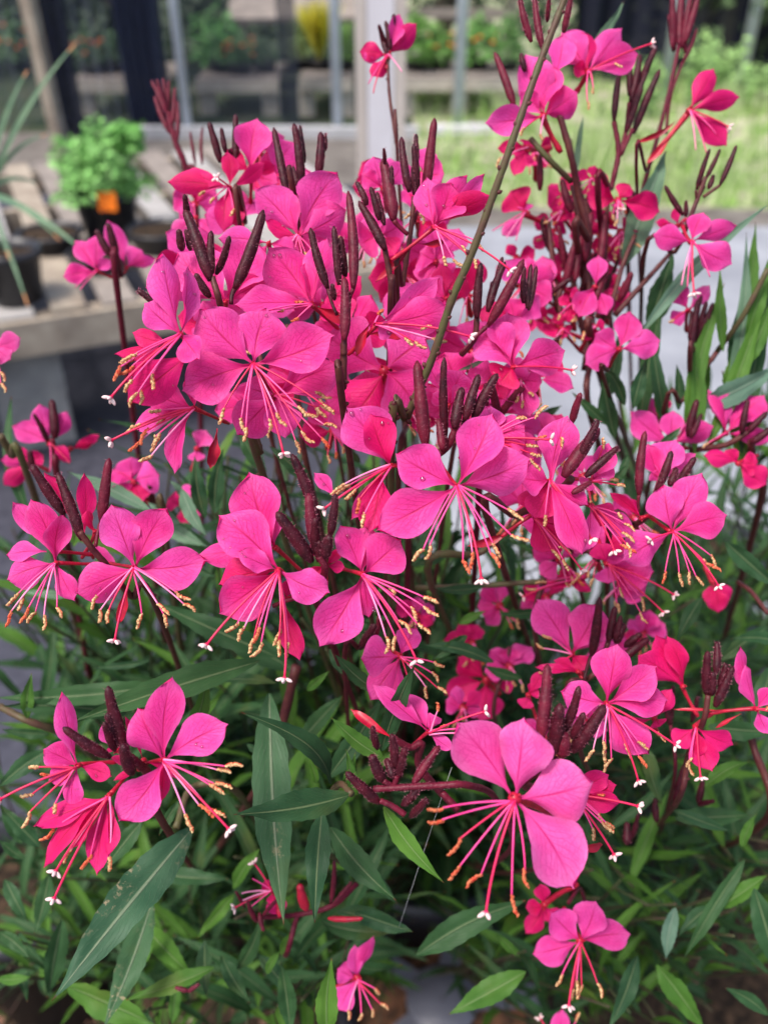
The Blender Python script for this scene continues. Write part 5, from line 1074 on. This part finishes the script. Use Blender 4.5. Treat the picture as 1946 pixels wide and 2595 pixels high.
shoot('long blade-like leaves rising at the right in front of the grey paving', PC_, [('E', [(1659, 900, .42), (1500, 1200, .43), (1320, 1450, .45), (1200, 1700, .48)], .0016, 'sg', True), ('K', [(1350, -20, .43), (1150, 270, .44), (1000, 480, .46)], .0014, 'st', True)], leaves=[
    ('E', .42, 880, 1310, 1680, 500, 80, 'lp', 0, 10, -.02), ('E', .44, 780, 900, 1050, 190, 150, 'lp', 0, 20, .02), ('E', .45, 930, 1290, 1085, 800, 150, 'lf', 0, 20), ('E', .44, 1490, 1320, 1582, 620, 75, 'lb', 0, 20),
    ('E', .43, 1390, 1400, 1370, 900, 62, 'lb', 0, 20), ('E', .43, 1520, 1350, 1690, 780, 80, 'lb', 0, 20), ('E', .43, 1540, 1480, 1700, 1080, 95, 'lb', 0, 10), ('E', .44, 1440, 1560, 1480, 1130, 70, 'lf'),
    ('K', .44, 1040, 420, 1010, 90, 80, 'lb'), ('K', .44, 1120, 330, 1110, 50, 60, 'lf'), ('K', .44, 1280, 250, 1300, -20, 90, 'lb'), ('K', .43, 1230, 310, 1720, 60, 140, 'lp', 0, 15), ('K', .42, 850, 320, 930, 20, 170, 'lf', 0, 10), ('K', .43, 800, 300, 680, 60, 70, 'lf'),
    ('K', .43, 700, 420, 480, 220, 60, 'lf'), ('K', .43, 940, 480, 960, 330, 80, 'lf'), ('B', .45, 855, 720, 885, 480, 26, 'lp'), ('B', .46, 900, 210, 1052, 5, 36, 'lp'), ('K', .44, 1400, 200, 1480, -40, 90, 'lb'),
    ('K', .45, 1560, 100, 1600, -60, 80, 'lb'), ('K', .42, 1000, 560, 1140, 430, 60, 'lf'), ('V', .43, 1480, 960, 1565, 610, 34, 'lb', 0, 10), ('V', .43, 1530, 960, 1650, 640, 38, 'lb', 0, 10), ('V', .44, 1600, 980, 1668, 560, 36, 'lf', 0, 10), ('V', .44, 1440, 930, 1402, 700, 28, 'lf', 0, 10),
    ('V', .43, 1500, 980, 1490, 700, 30, 'lb', 0, 20), ('V', .44, 1560, 940, 1612, 500, 32, 'lp', 0, 10), ('V', .45, 1380, 930, 1432, 640, 36, 'lf', 0, 10), ('V', .44, 1330, 950, 1300, 800, 30, 'lf'), ('V', .44, 1630, 1060, 1560, 800, 34, 'lb'), ('V', .45, 1290, 900, 1345, 690, 30, 'lf'), ('J', .36, 860, 90, 1060, -10, 26, 'lp')])
shoot('broad dark leaves reaching in from the right edge, lower half', PC_, [('L', [(1659, 250, .42), (1560, 120, .43), (1480, 60, .44)], .0013, 'st', False), ('L', [(1560, 1000, .42), (1640, 1500, .44)], .0022, 'st', True)], leaves=[
    ('K', .42, 1400, 1120, 1720, 1400, 190, 'lf', 0, 10), ('L', .42, 1740, 420, 1440, 400, 110, 'lf'), ('L', .41, 1300, 930, 1720, 960, 230, 'lf', 0, 15), ('L', .40, 1280, 1290, 1545, 1138, 90, 'lb'), ('L', .41, 1090, 1430, 1440, 1560, 70, 'lf'),
    ('L', .42, 1500, 1650, 1590, 1455, 90, 'lb'), ('L', .42, 1260, 150, 1110, 420, 130, 'lf'), ('L', .42, 1680, 560, 1560, 1000, 160, 'lf'), ('L', .43, 1659, 330, 1330, 560, 90, 'lf'), ('L', .43, 1100, 1480, 1560, 1460, 110, 'lf'), ('L', .42, 930, 1050, 1020, 1400, 150, 'lf'),
    ('P', .42, 1270, 500, 1230, 720, 100, 'lp'), ('P', .42, 1600, 420, 1700, 800, 130, 'lf'), ('P', .43, 1110, 700, 990, 1010, 70, 'lf'), ('P', .43, 1190, 740, 1390, 1010, 90, 'lb'), ('P', .43, 1560, 300, 1300, 720, 60, 'lf'), ('P', .43, 1450, 500, 1659, 360, 80, 'lb'), ('P', .43, 1420, 490, 1280, 620, 70, 'lf'),
    ('P', .40, 180, 700, 640, 470, 110, 'lf', 0, 10), ('P', .41, 640, 770, 315, 950, 110, 'lb', 0, 10), ('P', .42, 600, 700, 510, 610, 50, 'lb'), ('P', .40, -60, 300, 100, 480, 110, 'lf'), ('P', .40, -80, 520, 170, 602, 70, 'lf'), ('P', .42, 1659, 950, 1480, 840, 110, 'lf')])
shoot('grey-green leaves fanning out behind the left flower pair', PA, [('G', [(950, 900, .43), (1000, 1100, .45)], .0018, 'sg', True)], leaves=[
    ('G', .43, 900, 930, 400, 700, 85, 'lp', 0, 15), ('G', .42, 1090, 800, 1240, 1090, 110, 'lp', 0, 20), ('G', .42, 1230, 980, 1170, 600, 90, 'lf', 0, 10), ('G', .43, 1100, 860, 1020, 750, 60, 'lp'), ('G', .43, 1080, 1010, 880, 880, 70, 'lp'), ('G', .42, 1290, 950, 1340, 560, 90, 'lf'),
    ('G', .44, 1600, 700, 1440, 420, 120, 'lf'), ('G', .44, 950, 1000, 1250, 1150, 140, 'lp'), ('G', .44, 420, 1450, 130, 1420, 50, 'lp'), ('G', .43, 560, 1480, 350, 1330, 80, 'lf'), ('G', .44, 1050, 1250, 1300, 1330, 110, 'lf'), ('I', .40, 700, 250, 480, 60, 90, 'lf'), ('I', .38, 640, 560, 500, 350, 110, 'lf'),
    ('I', .42, 960, 150, 860, 60, 60, 'lf'), ('G', .43, 440, 1150, 480, 950, 60, 'lb')])
shoot('upright leaf at the bottom edge left of the small bottom flower', PB_, [], leaves=[
    ('O', .36, 1378, 1060, 1395, 715, 100, 'lb', 0, 5, .0), ('O', .40, 1220, 1010, 1180, 730, 110, 'lf'), ('O', .42, 1090, 700, 1240, 880, 90, 'lf'), ('O', .42, 860, 640, 870, 870, 70, 'lf'), ('O', .41, 1120, 780, 1180, 680, 60, 'lb'), ('O', .42, 930, 700, 1050, 900, 80, 'lf'),
    ('O', .44, 1350, 560, 1659, 600, 90, 'lf'), ('O', .43, 740, 820, 720, 1000, 80, 'lb'), ('O', .43, 1000, 760, 1100, 540, 60, 'lf'), ('O', .42, 1180, 700, 1230, 600, 50, 'lb')])
shoot('dark leaves filling the shade between the centre flowers and the right side flower', PC_, [('J', [(1300, 900, .40), (1000, 1180, .41), (700, 1400, .43)], .0020, 'sg', True), ('J', [(1500, 1350, .42), (900, 1390, .43), (600, 1400, .44)], .0016, 'sg', False)], leaves=[
    ('J', .42, 1010, 1390, 700, 1400, 60, 'lf'), ('J', .42, 1230, 1000, 1060, 1150, 80, 'lf'), ('J', .43, 1160, 1200, 1010, 1000, 90, 'lf'), ('I', .40, 1520, 1060, 1330, 1190, 70, 'lf'), ('I', .40, 1659, 1200, 1290, 1110, 70, 'lf', 0, 20), ('I', .38, 800, 1130, 870, 1270, 130, 'lf', 0, 10), ('I', .42, 1480, 1000, 1620, 930, 60, 'lb'),
    ('J', .43, 1110, 1210, 1140, 1400, 50, 'lp'), ('J', .44, 800, 1180, 560, 1260, 80, 'lf'), ('K', .44, 80, 1230, 30, 1400, 50, 'lb'), ('K', .43, 820, 600, 760, 760, 100, 'lf'), ('K', .43, 700, 800, 830, 640, 90, 'lf'), ('J', .43, 1300, 400, 1480, 300, 70, 'lf'), ('L', .43, 180, 640, -50, 560, 70, 'lf'), ('L', .44, 300, 240, 40, 250, 60, 'lf')])
# dense undergrowth of leaves below and behind: nobody could count it
lib = []
for i in range(7):
    rr = random.Random(900 + i); vs, fs, uv = leaf_geo(V3((0, 0, 0)), V3((0, 1, 0)), .10 + .018 * (i % 3), 0, rr.uniform(-.03, .16), 900 + i, up=V3((0, 0, 1)), n=9, nv=4)
    lib.append((vs, fs, uv))
def place(mb, p, d, L, roll, mi, rr):
    d = d.normalized(); x = d.cross(V3((0, 0, 1))); x = x.normalized() if x.length > .01 else V3((1, 0, 0)); z = x.cross(d)
    M = Matrix((x, d, z)).transposed() @ Matrix.Rotation(roll, 3, 'Y'); vs, fs, uv = lib[rr.randrange(7)]
    mb.add([p + (M @ v) * L for v in vs], fs, mi, uv)
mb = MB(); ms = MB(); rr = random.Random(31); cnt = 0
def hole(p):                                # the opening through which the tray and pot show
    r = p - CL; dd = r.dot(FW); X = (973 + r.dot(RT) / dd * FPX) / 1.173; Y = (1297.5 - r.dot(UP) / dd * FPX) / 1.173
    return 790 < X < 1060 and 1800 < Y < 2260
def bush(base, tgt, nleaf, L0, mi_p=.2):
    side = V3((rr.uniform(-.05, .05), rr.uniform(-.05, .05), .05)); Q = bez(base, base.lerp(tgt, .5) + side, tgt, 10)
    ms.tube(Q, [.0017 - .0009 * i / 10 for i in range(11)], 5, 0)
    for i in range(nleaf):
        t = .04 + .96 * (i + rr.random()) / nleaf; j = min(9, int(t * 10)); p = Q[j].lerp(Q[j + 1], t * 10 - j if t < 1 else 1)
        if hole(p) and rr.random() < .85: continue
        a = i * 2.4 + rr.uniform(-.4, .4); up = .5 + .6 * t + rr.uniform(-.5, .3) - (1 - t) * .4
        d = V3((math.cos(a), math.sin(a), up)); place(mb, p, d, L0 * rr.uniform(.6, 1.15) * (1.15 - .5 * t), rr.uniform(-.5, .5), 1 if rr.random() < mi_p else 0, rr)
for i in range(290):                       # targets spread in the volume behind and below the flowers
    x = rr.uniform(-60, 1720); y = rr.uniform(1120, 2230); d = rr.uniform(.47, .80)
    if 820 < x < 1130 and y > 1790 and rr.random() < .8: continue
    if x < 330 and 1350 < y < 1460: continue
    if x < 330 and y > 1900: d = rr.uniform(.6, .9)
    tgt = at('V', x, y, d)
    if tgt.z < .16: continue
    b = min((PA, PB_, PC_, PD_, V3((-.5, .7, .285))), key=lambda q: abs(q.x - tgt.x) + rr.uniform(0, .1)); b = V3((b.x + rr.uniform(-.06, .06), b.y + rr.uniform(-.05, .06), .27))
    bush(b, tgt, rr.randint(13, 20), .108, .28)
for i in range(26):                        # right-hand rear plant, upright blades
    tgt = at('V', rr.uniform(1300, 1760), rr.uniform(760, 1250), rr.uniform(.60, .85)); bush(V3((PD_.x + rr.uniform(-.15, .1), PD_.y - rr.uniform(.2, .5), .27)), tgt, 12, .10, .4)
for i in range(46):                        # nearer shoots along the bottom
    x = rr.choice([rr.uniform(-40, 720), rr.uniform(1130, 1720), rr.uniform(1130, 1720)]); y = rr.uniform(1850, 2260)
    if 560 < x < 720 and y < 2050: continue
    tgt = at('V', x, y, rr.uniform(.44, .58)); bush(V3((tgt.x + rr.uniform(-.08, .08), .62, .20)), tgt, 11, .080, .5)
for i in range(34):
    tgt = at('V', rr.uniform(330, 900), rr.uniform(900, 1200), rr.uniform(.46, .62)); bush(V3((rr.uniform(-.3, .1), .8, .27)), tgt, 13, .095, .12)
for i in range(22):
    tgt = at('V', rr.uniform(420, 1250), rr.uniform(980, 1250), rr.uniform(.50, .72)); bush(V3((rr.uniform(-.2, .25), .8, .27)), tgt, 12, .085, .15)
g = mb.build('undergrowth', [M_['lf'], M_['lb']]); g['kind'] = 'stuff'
g = ms.build('undergrowth_stems', [mottled('stem_green', (.05, .075, .025), (.07, .04, .03), 40, .6)]); g['kind'] = 'stuff'
